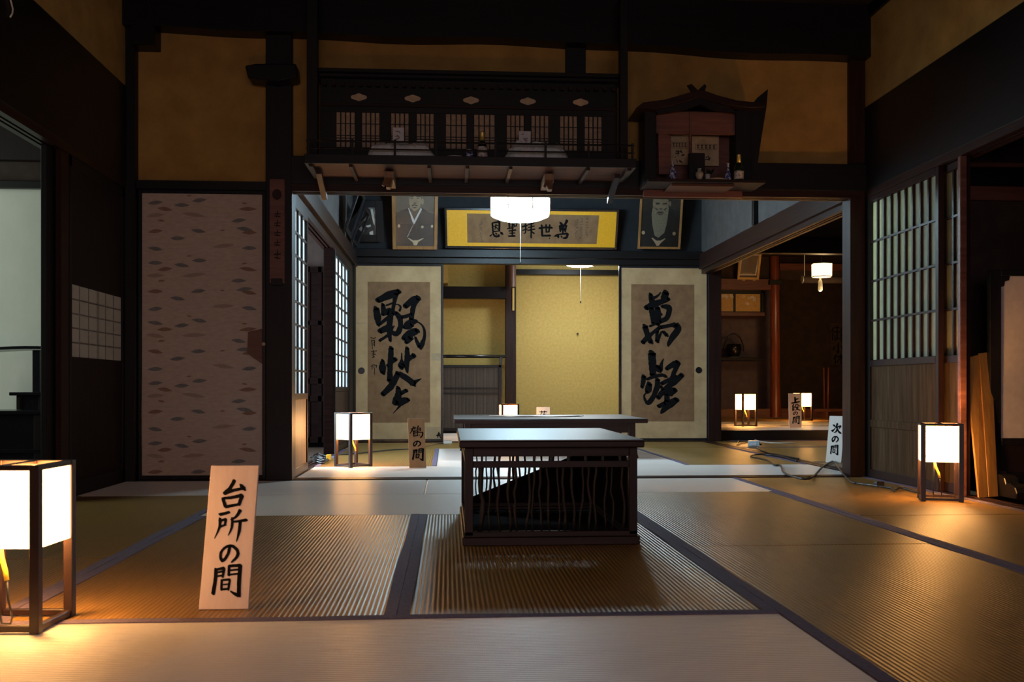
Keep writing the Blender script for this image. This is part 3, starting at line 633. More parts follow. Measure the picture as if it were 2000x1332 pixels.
# --- two calligraphy fusuma at the back of the middle room
def fusuma(u0, u1, v0, pap, chars, label, pull, patches, Yd):
    x0, x1 = xs(u0, Yd), xs(u1, Yd)
    z1 = 1.838
    r = wroot('sliding_door', ((x0 + x1) / 2, Yd, 0), label, 'sliding door', 'calligraphy sliding doors')
    mb = MB(); panel_frame(mb, x0, x1, 0.008, z1, Yd, .03, .026); mb.build('frame', 'lacquer', r, .002)
    MB().box(x0 + .026, x1 - .026, Yd + .006, Yd + .024, .034, z1 - .026).build('paper_panel', 'fusuma', r)
    (pu0, pv0, pu1, pv1) = pap
    c0, c1 = at(pu0, pv0, Y=Yd), at(pu1, pv1, Y=Yd)
    cs = MB().box(c0.x, c1.x, Yd + .004, Yd + .0062, c1.z, c0.z).build('calligraphy_sheet', 'callig', r)
    mb = MB()
    for strokes, (ox, oy, sc) in chars:
        def fn(x, y, ox=ox, oy=oy, sc=sc):
            return at(ox + x / sc, oy + y / sc, Y=Yd + .0036)
        ink(mb, strokes, fn, depth=Vector((0, -.00008, 0)), fat=1.17)
    mb.build('lettering', 'ink', cs)
    for (qu0, qv0, qu1, qv1) in patches:
        d0, d1 = at(qu0, qv0, Y=Yd), at(qu1, qv1, Y=Yd)
        MB().box(d0.x, d1.x, Yd + .0045, Yd + .0062, d1.z, d0.z).build('paper_patch', 'paperpatch', r)
    q = at(*pull, Y=Yd)
    pl = MB()
    prof = [(.030, 0), (.034, .002), (.034, .005), (.026, .005), (.024, .002)]
    vs = []
    pl.lathe(prof, (0, 0, 0), 20)
    R_ = Matrix.Translation((q.x, Yd + .0065, q.z)) @ Matrix.Rotation(math.pi / 2, 4, 'X')
    pl.v = [R_ @ p for p in pl.v]; pl.build('finger_pull', 'lacquer', r)
    return r
mark = ([[(0,0,3),(6,-3,3)],[(-4,4,3),(8,2,4)],[(3,-6,3),(0,10,3)],[(6,4,3),(9,12,3)]], (855, 848, 1.6))
fusuma(690, 866, 512, (718, 550, 840, 825), BIG_L + [mark], 'aged paper sliding door with two bold brushed characters, left of the gap', (706, 724), [(833, 834, 866, 858), (842, 690, 862, 704), (693, 630, 717, 632)], BY + .0)
fusuma(1209, 1385, 517, (1233, 555, 1356, 823), BIG_R, 'aged paper sliding door with two bold brushed characters, right of the gap', (1365, 723), [(1314, 806, 1323, 820), (1234, 624, 1247, 629)], BY + .0)

# --- shoji
def shoji(axis_x, y0, y1, z0, z1, zs_, ncol, nrow, paper, label, board='cedar', t=.03, side=1, grp='paper lattice sliding doors', colgap=None):
    """a lattice door standing in the plane X=axis_x between y0 and y1; lattice faces the room (side=+1: room at larger x)"""
    r = wroot('shoji_door', (axis_x, (y0 + y1) / 2, z0), label, 'sliding door', grp)
    X0, X1 = axis_x - t / 2, axis_x + t / 2
    st = .035
    mb = MB()
    mb.box(X0, X1, y0, y0 + st, z0, z1); mb.box(X0, X1, y1 - st, y1, z0, z1)
    for za, zb_ in ((z0, z0 + .05), (zs_ - .02, zs_ + .02), (z1 - .04, z1)): mb.box(X0, X1, y0 + st, y1 - st, za, zb_)
    mb.build('frame', 'brown' if board != 'plankbrown' else 'black', r, .002)
    xp = axis_x - side * .006
    MB().box(xp - .0006, xp + .0006, y0 + st, y1 - st, zs_ + .02, z1 - .04).build('paper_pane', paper, r)
    mb = MB(); xl0, xl1 = sorted((axis_x - side * .004, axis_x + side * .010))
    for i in range(1, ncol):
        yy = y0 + st + (y1 - y0 - 2 * st) * i / ncol; mb.box(xl0, xl1, yy - .007, yy + .007, zs_ + .02, z1 - .04)
    for i in range(1, nrow):
        zz = zs_ + .02 + (z1 - .04 - zs_ - .02) * i / nrow; mb.box(xl0 + .001 * side, xl1 + .001 * side, y0 + st, y1 - st, zz - .006, zz + .006)
    mb.build('lattice', 'brown', r)
    mb = MB(); mb.box(axis_x - .006, axis_x + .006, y0 + st, y1 - st, z0 + .05, zs_ - .02)
    mb.build('lower_panel', board, r)
    if board == 'shojiboard':
        zm_ = z0 + (zs_ - z0) * .47
        MB().box(X0 + .002, X1 - .002, y0 + st, y1 - st, zm_ - .02, zm_ + .025).build('middle_rail', board, r, .002)
    return r
def yat(u, X): return at(u, 700, X=X).y
ys0, ys1 = 6.24, yat(601, ML)
z770 = at(590, 768, X=ML).z
shoji(ML - .012, ys0, ys1, .004, 1.737, at(575, 775, X=ML).z, 3, 8, 'shoji_white', 'bright paper lattice door beside the pillar with orange lit lower panel')
shoji(ML - .012, 8.50, 9.72, .004, 1.737, .55, 4, 8, 'shoji_white', 'far paper lattice door near the corner by the left calligraphy door', board='plankbrown')
yb0, yb1 = yat(1832, XR), 6.06
shoji(XR + .018, yb0, yb1, .004, 1.757, at(1760, 706, X=XR).z, 9, 4, 'shoji_green', 'large greenish paper lattice door with brown lower boards in the right wall', board='shojiboard', side=-1)
shoji(XR + .055, xa + .0, yb0 + .75, .004, 1.757, at(1760, 706, X=XR).z, 9, 4, 'shoji_green', 'second greenish lattice door mostly hidden behind the large one', board='shojiboard', side=-1)
# middle rails on the large lattice door's boards
# --- dark board door with lattice window, left wall
yd0, yd1 = yat(136, XL), 6.055
r = wroot('sliding_door', (XL, (yd0 + yd1) / 2, 0), 'dark board sliding door with a pale lattice window in the left wall', 'sliding door')
mb = MB()
for ya, yb_, za, zb_ in ((yd0, yd0 + .035, .004, 1.757), (yd1 - .04, yd1, .004, 1.757), (yd0, yd1, .004, .08), (yd0, yd1, 1.70, 1.757)): mb.box(XL - .028, XL, ya, yb_, za, zb_)
mb.build('frame', 'black', r, .002)
zw0, zw1 = .722, 1.098
mb = MB()
for za, zb_ in ((.08, zw0), (zw1, 1.70)): mb.box(XL - .020, XL - .006, yd0 + .035, yd1 - .04, za, zb_)
mb.build('board_panel', 'plankbrown', r)
wd = MB().box(XL - .016, XL - .012, yd0 + .035, yd1 - .04, zw0, zw1).build('window_pane', 'yukimi', r)
mb = MB()
for k in range(1, 6):
    yy = yd0 + .035 + (yd1 - yd0 - .075) * k / 6; mb.box(XL - .013, XL - .0105, yy - .004, yy + .004, zw0, zw1)
yy = yd0 + .035 + (yd1 - yd0 - .075) * .53; mb.box(XL - .013, XL - .0105, yy - .004, yy + .004, zw0, zw1)
for k in range(1, 5):
    zz = zw0 + (zw1 - zw0) * k / 5; mb.box(XL - .013, XL - .0100, yd0 + .035, yd1 - .04, zz - .004, zz + .004)
mb.build('lattice', 'photo_grey', wd)
ye = yat(106, XL)
r = wroot('sliding_door', (XL - .05, (ye + yd0) / 2, 0), 'edge of a worn dark sliding door pushed back behind the board door', 'sliding door')
MB().box(XL - .065, XL - .036, ye, yd0 + .5, .004, 1.757).build('board_panel', 'black', r, .002)
MB().box(XL - .030, XL - .002, ye + .09, yd0 - .004, .004, 1.757).build('stile', 'brown', r, .002)

# corridor door behind the shoji
Yc = 10.22
cx0, cx1 = xs(600, Yc) - .3, xs(645, Yc)
r = wroot('panelled_door', ((cx0 + cx1) / 2, Yc, 0), 'dark panelled wooden door at the end of the corridor behind the lattice doors', 'door')
mb = MB(); mb.box(cx0, cx1, Yc, Yc + .03, .0, 1.8); mb.build('door_board', 'matte_dark', r)
mb = MB()
for za, zb_ in ((.0, .06), (.42, .48), (.60, .66), (1.2, 1.25), (1.74, 1.8)): mb.box(cx0, cx1, Yc - .015, Yc, za, zb_)
for u in (602, 625, 641): mb.box(xs(u, Yc) - .02, xs(u, Yc) + .02, Yc - .015, Yc, 0, 1.8)
mb.build('door_rails', 'matte_dark', r, .002)

# ================================================================== FLOOR LANTERNS
def lantern(loc, rotz, label, energy=3.0, s_=.195, H=.385, first=[None]):
    if first[0] is None:
        r = root('floor_lantern', (0, 0, 0), label, 'lantern', 'square paper floor lanterns')
        h = s_ / 2; p = .011; zb = .195
        for sx in (-1, 1):
            for sy in (-1, 1):
                MB().box(sx * (h - p) - p, sx * (h - p) + p, sy * (h - p) - p, sy * (h - p) + p, 0, H).build('post', 'lanternwood', r, .0015)
        mb = MB()
        for sg in (-1, 1):
            mb.box(-h + 2 * p, h - 2 * p, sg * (h - p) - .008, sg * (h - p) + .008, .004, .018)
            mb.box(sg * (h - p) - .008, sg * (h - p) + .008, -h + 2 * p, h - 2 * p, .004, .018)
        mb.build('bottom_rail', 'lanternwood', r, .001)
        mb = MB()
        for sg in (-1, 1):
            mb.box(-h + 2 * p, h - 2 * p, sg * (h - p) - .009, sg * (h - p) + .009, H - .012, H)
            mb.box(sg * (h - p) - .009, sg * (h - p) + .009, -h + 2 * p, h - 2 * p, H - .012, H)
        mb.box(-.011, .011, -h + 2 * p, h - 2 * p, H - .011, H - .001)
        mb.build('top_rail', 'lanternwood', r, .001)
        mb = MB(); e = h - .006
        for sg in (-1, 1):
            mb.box(-h + 2 * p, h - 2 * p, sg * e - .001, sg * e + .001, zb, H - .012)
            mb.box(sg * e - .001, sg * e + .001, -h + 2 * p, h - 2 * p, zb, H - .012)
        mb.build('paper_shade', 'lamp_warm', r)
        mb = MB(); mb.box(-h + .01, h - .01, -.012, .012, .20, .207); mb.lathe([(.016, .20), (.018, .21), (.015, .235)], (0, 0, 0), 12)
        sk = mb.build('bulb_holder', 'lanternwood', r)
        MB().lathe([(.012, .236), (.026, .262), (.027, .275), (.018, .292), (.004, .298)], (0, 0, 0), 14).build('bulb', 'lamp_bulb', sk, smooth=True)
        yc = MB().tube([(-.03, -.02, .20), (-.022, -.028, .165), (-.010, -.035, .135), (-.006, -.036, .112)], .0058, 8).build('power_cord', 'yellowcord', r, smooth=True)
        MB().tube([(-.006, -.036, .115), (-.002, -.038, .07), (.004, -.03, .025), (-.006, -.018, .006), (-.03, -.012, .006), (-.034, -.016, .04), (-.03, -.022, .12), (-.03, -.02, .20)], .0026, 6).build('cord_tail', 'blackcord', yc, smooth=True)
        first[0] = r
    else:
        r = copy_tree(first[0])
    r.location = loc; r.rotation_euler = (0, 0, rotz); r['label'] = label
    d = bpy.data.lights.new('lantern_light', 'POINT'); d.energy = energy; d.color = (1.0, 0.43, 0.11); d.shadow_soft_size = .026
    for dz in (.283,):
        l = bpy.data.objects.new('lantern_light', d); COL.objects.link(l); l.location = Vector(loc) + Vector((0, 0, dz + .03))
    return r
fwd = Vector((SN, CS, 0)); rgt = Vector((CS, -SN, 0))
c = at(75, 1240, Z=0) - rgt * .0975 + fwd * .0975
LE = 13.0
lantern((c.x, c.y, 0), -YAW, 'large glowing floor lantern cut by the left edge beside the big white sign', LE)
c = at(684, 914, Z=0) + fwd * .138
lantern((c.x, c.y, 0), math.pi / 4 - YAW, 'glowing floor lantern turned corner-on in front of the left calligraphy door', LE)
c = at(1836, 976, Z=0)
lantern((c.x, c.y, 0), -math.radians(17) - YAW, 'glowing floor lantern in front of the greenish lattice door', LE)
c = at(994, 757 + .563 * F / 10.75, Z=0)
lantern((c.x, c.y, 0), math.radians(10) - YAW, 'glowing lantern showing above the long low table', LE)
c = at(1452, 833, Z=JZ) + fwd * .1 + rgt * .05
lantern((c.x, c.y, JZ), math.radians(17) - YAW, 'glowing floor lantern at the edge of the raised room', LE)
c = at(1566, 822, Z=JZ) + fwd * .1 + rgt * .04
lantern((c.x, c.y, JZ), math.radians(17) - YAW, 'glowing floor lantern behind the sign in the raised room', LE)

lantern((4.4, 9.85, 0), .2, 'glowing floor lantern hidden from the entrance behind the brown post, next room', LE)

# ================================================================== WOODEN ROOM SIGNS
def sign(name, corners, bottom_uv, lean, mat, glyphs, src, label, z=0.0, back=True, skew=0.0):
    """corners: the four board corners in drawing units (TL,TR,BL,BR); src: (ox,oy,scale) drawing -> photo"""
    ox, oy, sc = src
    tl, tr, bl, br = [(ox + x / sc, oy + y / sc) for x, y in corners]
    b0 = at(bl[0], bl[1], Z=z); b1 = at(br[0], br[1], Z=z)
    yb = (b0.y + b1.y) / 2
    b0 = at(bl[0], bl[1], Y=yb + skew); b1 = at(br[0], br[1], Y=yb - skew)
    yt = yb + lean
    t0 = at(tl[0], tl[1], Y=yt + skew); t1 = at(tr[0], tr[1], Y=yt - skew)
    zt = (t0.z + t1.z) / 2
    b0.z = b1.z = z + .002; t0.z = t1.z = zt
    nrm = (b1 - b0).cross(t0 - b0).normalized()
    if nrm.y > 0: nrm = -nrm
    r = wroot('wooden_sign', tuple((b0 + b1) / 2), label, 'sign', 'standing wooden room signs')
    th = -nrm * .011; th.z = max(th.z, 0)
    MB().prism([b0, b1, t1, t0], th).build('board', mat, r, .001)
    mid = (b0 + b1 + t0 + t1) / 4; foot = (b0 + b1) / 2
    if back:
        pb = (t0 * .65 + b0 * .35) * .5 + (t1 * .65 + b1 * .35) * .5 + th
        ft = Vector((pb.x, pb.y + .11, z + .008))
        pb2 = pb + Vector((0, .004, 0))
        ax = (b1 - b0).normalized() * .012
        MB().hexa([ft - ax, ft + ax, ft + ax + Vector((0, .012, 0)), ft - ax + Vector((0, .012, 0))], [pb2 - ax, pb2 + ax, pb2 + ax + Vector((0, .012, 0)), pb2 - ax + Vector((0, .012, 0))]).build('prop_leg', mat, r)
    (tlx, tly), (trx, try_), (blx, bly), (brx, bry) = corners
    H_ = ((bly + bry) - (tly + try_)) / 2; top = (tly + try_) / 2
    def fn(x, y):
        v = (y - top) / H_
        xl = tlx + (blx - tlx) * v; xr = trx + (brx - trx) * v
        u = (x - xl) / (xr - xl)
        p = (t0 * (1 - u) + t1 * u) * (1 - v) + (b0 * (1 - u) + b1 * u) * v
        return p + nrm * .0006
    mb = MB(); ink(mb, glyphs, fn, depth=nrm * .00005, fat=1.12 if sc < 6 else 1.4); mb.build('lettering', 'ink', r)
    return r
ma, no = G['ma'], G['no']
sign('s', [(143, 45), (557, 35), (35, 1298), (465, 1292)], None, .07, 'sign_pink', G['tai'] + G['tokoro'] + no + ma, (380, 900, 4.44), 'largest white wooden sign, nearest the camera, brushed with four black characters')
sign('s', [(135, 90), (530, 90), (172, 1275), (575, 1252)], None, .03, 'sign_brown', G['tsuru'] + place(no, 275, 630, 432, 755) + place(ma, 258, 812, 508, 1082), (785, 810, 12.1), 'brown wooden sign brushed with three black characters beside the corner-on lantern')
sign('s', [(265, 140), (672, 140), (280, 1255), (680, 1260)], None, .03, 'sign_pink', G['ue'] + G['dan'] + place(no, 405, 745, 540, 840) + place(ma, 388, 885, 602, 1135), (1525, 760, 16.65), 'small orange lit sign brushed with four characters at the raised room edge', z=JZ, skew=-.04)
sign('s', [(245, 90), (615, 95), (150, 1190), (520, 1210)], None, .05, 'sign_white', G['tsugi'] + place(no, 308, 580, 445, 715) + place(ma, 272, 785, 445, 1010), (1600, 805, 12.11), 'white wooden sign with three characters leaning by the brown post amid black cables', skew=.045)
# sign in the back room: only its top shows over the table
d_ = 10.9
vb = 757 + .563 * F / d_
hh = .345 * F / d_; vt = 795
sc_ = 12.0
sign('s', [(0, 0), (26 * sc_, 0), (0, (vb - vt) * sc_), (26 * sc_, (vb - vt) * sc_)], None, .03, 'sign_white', place(G['hana'], 70, 90, 240, 260) + place(no, 100, 320, 215, 420) + place(ma, 70, 470, 240, 660), (1048, vt, sc_), 'white wooden sign whose top shows above the long low table')

# ================================================================== TABLES
# --- twig-sided display table in front
yf = 3.515
xl, xr = at(908, 1066, Y=yf).x, at(1245, 1063, Y=yf).x
yb = 4.44; zt = .352
r = wroot('display_table', ((xl + xr) / 2, (yf + yb) / 2, 0), 'low dark table with a polished top and twig lattice sides', 'table')
tx0, tx1 = at(897, 862, Y=yf - .03).x, at(1258, 860, Y=yf - .03).x
MB().box(tx0 + .003, tx1 - .003, yf - .037, yb + .037, zt + .023, zt + .0265).build('tabletop', 'tabletop', r, .001)
MB().box(tx0, tx1, yf - .04, yb + .04, zt - .002, zt + .023).build('edge_board', 'tablewoodx', r, .004)
ps = .030
for X in (xl, xr - ps):
    for Y_ in (yf, yb - ps): MB().box(X, X + ps, Y_, Y_ + ps, .035, zt - .004).build('corner_post', 'tablewood', r, .002)
mb = MB()
mb.box(xl - .008, xr + .008, yf - .008, yf + .03, .001, .030); mb.box(xl - .008, xr + .008, yb - .03, yb + .008, .001, .030)
mb.box(xl - .008, xl + .03, yf + .03, yb - .03, .001, .030); mb.box(xr - .03, xr + .008, yf + .03, yb - .03, .001, .030)
mb.box(xl, xr, yf, yf + .024, .030, .05); mb.box(xl, xl + .024, yf + .03, yb - .03, .030, .05); mb.box(xr - .024, xr, yf + .03, yb - .03, .030, .05); mb.box(xl, xr, yb - .024, yb, .03, .05)
mb.build('base_frame', 'tablewoodx', r, .002)
mb = MB()
for Y_ in (yf + .004, yb - .026):
    mb.box(xl + ps, xr - ps, Y_, Y_ + .022, zt - .075, zt - .052)
    mb.box(xl + ps, xr - ps, Y_, Y_ + .022, zt - .035, zt - .004)
for X in (xl + .004, xr - .026):
    mb.box(X, X + .022, yf + ps, yb - ps, zt - .035, zt - .004); mb.box(X, X + .022, yf + ps, yb - ps, zt - .075, zt - .052)
mb.build('top_rail', 'tablewoodx', r, .001)
rnd = random.Random(3)
def twig(p0, p1, r0, amp, ax):
    pts = []; ph = rnd.random() * 6.28; n_ = 7
    for i in range(n_ + 1):
        t = i / n_; p = Vector(p0).lerp(Vector(p1), t) + Vector(ax) * amp * math.sin(ph + t * (3.2 + 2.4 * rnd.random())) * (0.25 + math.sin(math.pi * t))
        pts.append(p)
    return MB().tube(pts, [r0 * (.8 + .45 * rnd.random()) for _ in pts], 6)
zt0, zt1 = .05, zt - .060
def twigs_row(a0, a1, fix, axis, count):
    for i in range(count):
        a = a0 + (a1 - a0) * (i + .5 + rnd.uniform(-.3, .3)) / count; b2 = a + rnd.uniform(-.016, .016)
        if axis == 'x': p, q, ax = (a, fix, zt0), (b2, fix, zt1), (1, 0, 0)
        else: p, q, ax = (fix, a, zt0), (fix, b2, zt1), (0, 1, 0)
        twig(p, q, rnd.uniform(.0032, .0060), .006, ax).build('twig', 'twig', r, smooth=True)
twigs_row(xl + ps + .05, xr - ps - .01, yf + .014, 'x', 17)
twigs_row(xl + ps, xr - ps, yb - .014, 'x', 18)
twigs_row(yf + ps, yb - ps, xl + .014, 'y', 16)
twigs_row(yf + ps, yb - ps, xr - .014, 'y', 16)
gg = MB()
for i in range(9):
    X = xl + ps + (xr - xl - 2 * ps) * (i + .5) / 9; gg.box(X - .004, X + .004, yf + .010, yf + .018, zt - .053, zt - .034)
    gg.box(X - .004 + .02, X + .004 + .02, yb - .018, yb - .010, zt - .053, zt - .034)
gg.build('rail_spacer', 'tablewood', r)
# a crooked branch beside the left post and a slanting board inside the frame
twig((xl + .055, yf + .03, .05), (xl + .06, yf + .03, zt1), .011, .008, (1, 0, 0)).build('thick_branch', 'twig', r, smooth=True)
q0 = at(965, 953, Y=yb - .06); q1 = at(1140, 882, Y=yb - .06)
k_ = (q1.z - q0.z) / (q1.x - q0.x)
X0, X1 = xl + .035, xr - .035
MB().prism([(X0, yb - .06, .052), (X1, yb - .06, .052), (X1, yb - .06, min(q0.z + k_ * (X1 - q0.x), zt - .01)), (q0.x + (zt - .03 - q0.z) / k_, yb - .06, zt - .03), (X0, yb - .06, max(q0.z + k_ * (X0 - q0.x), .06))], (0, .012, 0)).build('slanting_board', 'matte_dark', r)
MB().box(xl + .03, xr - .03, yf + .03, yb - .03, .012, .020).build('bottom_board', 'matte_dark', r)
MB().box(xr - .034, xr - .030, yf + .05, yb - .05, .052, zt - .01).build('side_board', 'matte_dark', r)

# --- long low table in the middle room
yf2, yb2 = 7.72, 8.95; zt2 = .318
bx0, bx1 = at(886, 822, Y=yf2).x, at(1266, 818, Y=yf2).x
r = wroot('low_table', ((bx0 + bx1) / 2, (yf2 + yb2) / 2, 0), 'long low dark table with shiny top and splayed feet in the middle room', 'table')
MB().box(bx0 + .003, bx1 - .003, yf2 + .003, yb2 - .003, zt2 - .003, zt2).build('tabletop', 'tabletop', r, .001)
MB().box(bx0, bx1, yf2, yb2, zt2 - .036, zt2 - .003).build('edge_board', 'tablewoodx', r, .006)
mb = MB()
for Y_ in (yf2 + .10, yb2 - .13): mb.box(bx0 + .12, bx1 - .12, Y_, Y_ + .03, zt2 - .115, zt2 - .036)
for X in (bx0 + .12, bx1 - .15): mb.box(X, X + .03, yf2 + .12, yb2 - .12, zt2 - .115, zt2 - .036)
mb.build('apron', 'tablewoodx', r, .003)
for X, sx in ((bx0 + .06, -1), (bx1 - .13, 1)):
    for Y_ in (yf2 + .08, yb2 - .15):
        a_ = [(X, Y_, 0), (X + .07, Y_, 0), (X + .07, Y_ + .07, 0), (X, Y_ + .07, 0)]
        mb = MB()
        if sx > 0: xa_, xb_ = X - .01, X + .045
        else: xa_, xb_ = X + .025, X + .08
        mb.hexa(a_, [(xa_, Y_ + .005, .10), (xb_, Y_ + .005, .10), (xb_, Y_ + .065, .10), (xa_, Y_ + .065, .10)])
        mb.box(xa_, xb_, Y_ + .005, Y_ + .065, .10, zt2 - .036)
        mb.build('leg', 'tablewood', r, .004)
mb = MB(); rr = random.Random(11); pts = []
c0, c1 = at(962, 811, Z=zt2 + .002), at(1130, 809, Z=zt2 + .002)
yc_ = 8.35
for i in range(26):
    a = i * math.tau / 26
    pts.append((.365 + .30 * math.cos(a) * (1 + .06 * rr.uniform(-1, 1)) * (1 if abs(math.cos(a)) < .9 else 1.06), yc_ + .14 * math.sin(a), zt2 + .0012 + .006 * rr.random()))
xa_ = at(957, 811, Y=yc_).x; xb_ = at(1135, 809, Y=yc_).x
pts = [((xa_ + xb_) / 2 + (p[0] - .365) / .30 * (xb_ - xa_) / 2, p[1], p[2]) for p in pts]
mb.prism(pts, (0, 0, .004))
o_ = mb.build('table_runner', 'sign_pink', origin=((xa_ + xb_) / 2, yc_, zt2)); tag(o_, 'thin pinkish cloth lying across the long low table', 'cloth')

# ================================================================== MIDDLE ROOM WALL PICTURES
def framed(name, quad, Yb, lean, mats, w_, label, cat='picture', group=None, glass=True, depth=.02, bw=0.0, matw=None):
    """quad: TL,TR,BL,BR in photo px; the top leans out from the wall plane Yb by lean"""
    (tl, tr, bl, br) = quad
    yt, yb_ = Yb - lean - .03, Yb - .03
    zt_ = (at(*tl, Y=yt).z + at(*tr, Y=yt).z) / 2; zb_ = (at(*bl, Y=yb_).z + at(*br, Y=yb_).z) / 2
    T0, T1 = Vector((at(*tl, Y=yt).x, yt, zt_)), Vector((at(*tr, Y=yt).x, yt, zt_))
    B0, B1 = Vector((at(*bl, Y=yb_).x, yb_, zb_)), Vector((at(*br, Y=yb_).x, yb_, zb_))
    nr = (B1 - B0).cross(T0 - B0).normalized()
    if nr.y > 0: nr = -nr
    def P(u, v, off=0.0): return (T0 * (1 - u) + T1 * u) * (1 - v) + (B0 * (1 - u) + B1 * u) * v + nr * off
    Wd = (T1 - T0).length; Ht = (T0 - B0).length; fu, fv = w_ / Wd, w_ / Ht
    r = wroot(name, tuple((B0 + B1) / 2), label, cat, group)
    mb = MB()
    def bar(u0, v0, u1, v1): mb.prism([P(u0, v0, depth), P(u1, v0, depth), P(u1, v1, depth), P(u0, v1, depth)], -nr * (depth + .004))
    bar(0, 0, fu, 1); bar(1 - fu, 0, 1, 1); bar(fu, 0, 1 - fu, fv); bar(fu, 1 - fv, 1 - fu, 1)
    mb.build('frame', mats[0], r, .002)
    MB().prism([P(fu, fv, .004), P(1 - fu, fv, .004), P(1 - fu, 1 - fv, .004), P(fu, 1 - fv, .004)], -nr * .006).build('picture_sheet', mats[1], r)
    if glass:
        MB().prism([P(fu, fv, .012), P(1 - fu, fv, .012), P(1 - fu, 1 - fv, .012), P(fu, 1 - fv, .012)], nr * .0015).build('glass_pane', 'glass', r)
    return r, P, nr
def flat(r, P, nr, name, shapes, mats, conv, base=.0050):
    mb = MB(); k = 0
    for pts, mi in shapes:
        mb.poly([P(*conv(x, y), base + .00012 * k) for x, y in pts], mi); k += 1
    return mb.build(name, mats, r)
def ell(cx, cy, rx, ry, n=18): return [(cx + rx * math.cos(i * math.tau / n), cy + ry * math.sin(i * math.tau / n)) for i in range(n)]
WY = BY - .02
# yellow calligraphy plaque
r, P, nr = framed('calligraphy_plaque', ((868, 407), (1209, 408), (870, 486), (1204, 486)), WY - .04, .10, ('lacquer', 'gold'), .022, 'wide yellow mounted plaque of brushed characters above the gap', 'plaque', glass=False, depth=.016)
Q = [(873, 411), (1205, 412), (875, 483), (1201, 483)]
def cq(x, y):
    u_, v_ = 900 + x / 6.8966, 405 + y / 6.8966
    return ((u_ - 868) / 339.0, (v_ - 407.5) / 78.5)
sh = MB().poly([P(*cq(77, 90), .0052), P(*cq(1853, 95), .0052), P(*cq(1838, 485), .0052), P(*cq(77, 482), .0052)]).build('calligraphy_sheet', 'callig', r)
mb = MB(); ink(mb, PLAQUE, lambda x, y: P(*cq(x, y), .0056), depth=nr * .00006); mb.build('lettering', 'ink', sh)
rs = random.Random(5); mb = MB(); sm = []
for cx, y0_, y1_ in ((257, 190, 455), (1690, 135, 355), (1610, 140, 410), (1550, 150, 400)):
    y = y0_
    while y < y1_:
        for k in range(4):
            x = cx + rs.uniform(-20, 14); yy = y + rs.uniform(0, 24)
            if k % 2: sm.append([(x, yy, 4), (x + rs.uniform(8, 26), yy + rs.uniform(-5, 3), 5)])
            else: sm.append([(x + 8, yy, 5), (x + rs.uniform(2, 12), yy + rs.uniform(8, 20), 4)])
        y += 36
ink(mb, sm, lambda x, y: P(*cq(x, y), .0056), depth=nr * .00006); mb.build('small_writing', 'inkgrey', sh)
# portrait with moustache
r, P, nr = framed('portrait', ((765, 372), (856, 372), (767, 487), (854, 487)), WY - .04, .13, ('frame_gold', 'photo_bg'), .035, 'brown framed portrait of a moustached person in a dark kimono', 'portrait', 'framed portraits')
def c1(x, y): return ((755 + x / 11.1 - 765) / 91.0, (375 + y / 11.1 - 372) / 115.0)
flat(r, P, nr, 'figure', [
    ([(190,450),(330,400),(470,350),(590,420),(760,330),(900,420),(1040,470),(1040,1160),(190,1160)], 0),
    (ell(620, 190, 135, 190), 1), (ell(780, 200, 28, 70), 1), ([(500,330),(590,420),(700,380),(740,300),(520,280)], 1),
    ([(500,0),(760,0),(745,40),(620,25),(500,50)], 4),
    ([(540,290),(600,262),(680,290),(650,300),(600,285),(550,305)], 4), ([(560,330),(650,325),(640,345),(570,348)], 4),
    ([(500,95),(580,85),(585,105),(505,112)], 4), ([(640,95),(730,85),(735,105),(645,112)], 4),
    ([(585,230),(640,228),(645,245),(580,247)], 4), ([(510,130),(575,128),(570,140),(515,142)], 4), ([(650,130),(715,128),(710,140),(655,142)], 4),
    ([(500,350),(590,440),(740,320),(760,340),(600,640),(590,640)], 5),
    ([(465,350),(480,345),(605,610),(590,690),(560,640)], 2), ([(745,335),(770,370),(610,680),(585,690),(600,610)], 2), ([(610,640),(450,980),(440,970),(595,660)], 2),
    (ell(260, 735, 28, 36), 3), (ell(780, 750, 30, 30), 3), (ell(995, 735, 26, 36), 3),
    ([(450,1000),(480,995),(570,1045),(660,1045),(790,995),(815,1000),(690,1080),(660,1150),(590,1150),(565,1085)], 3)],
    ['kimono', 'skin', 'photo_white', 'brassmat', 'photo_dark', 'skin_shadow'], c1)
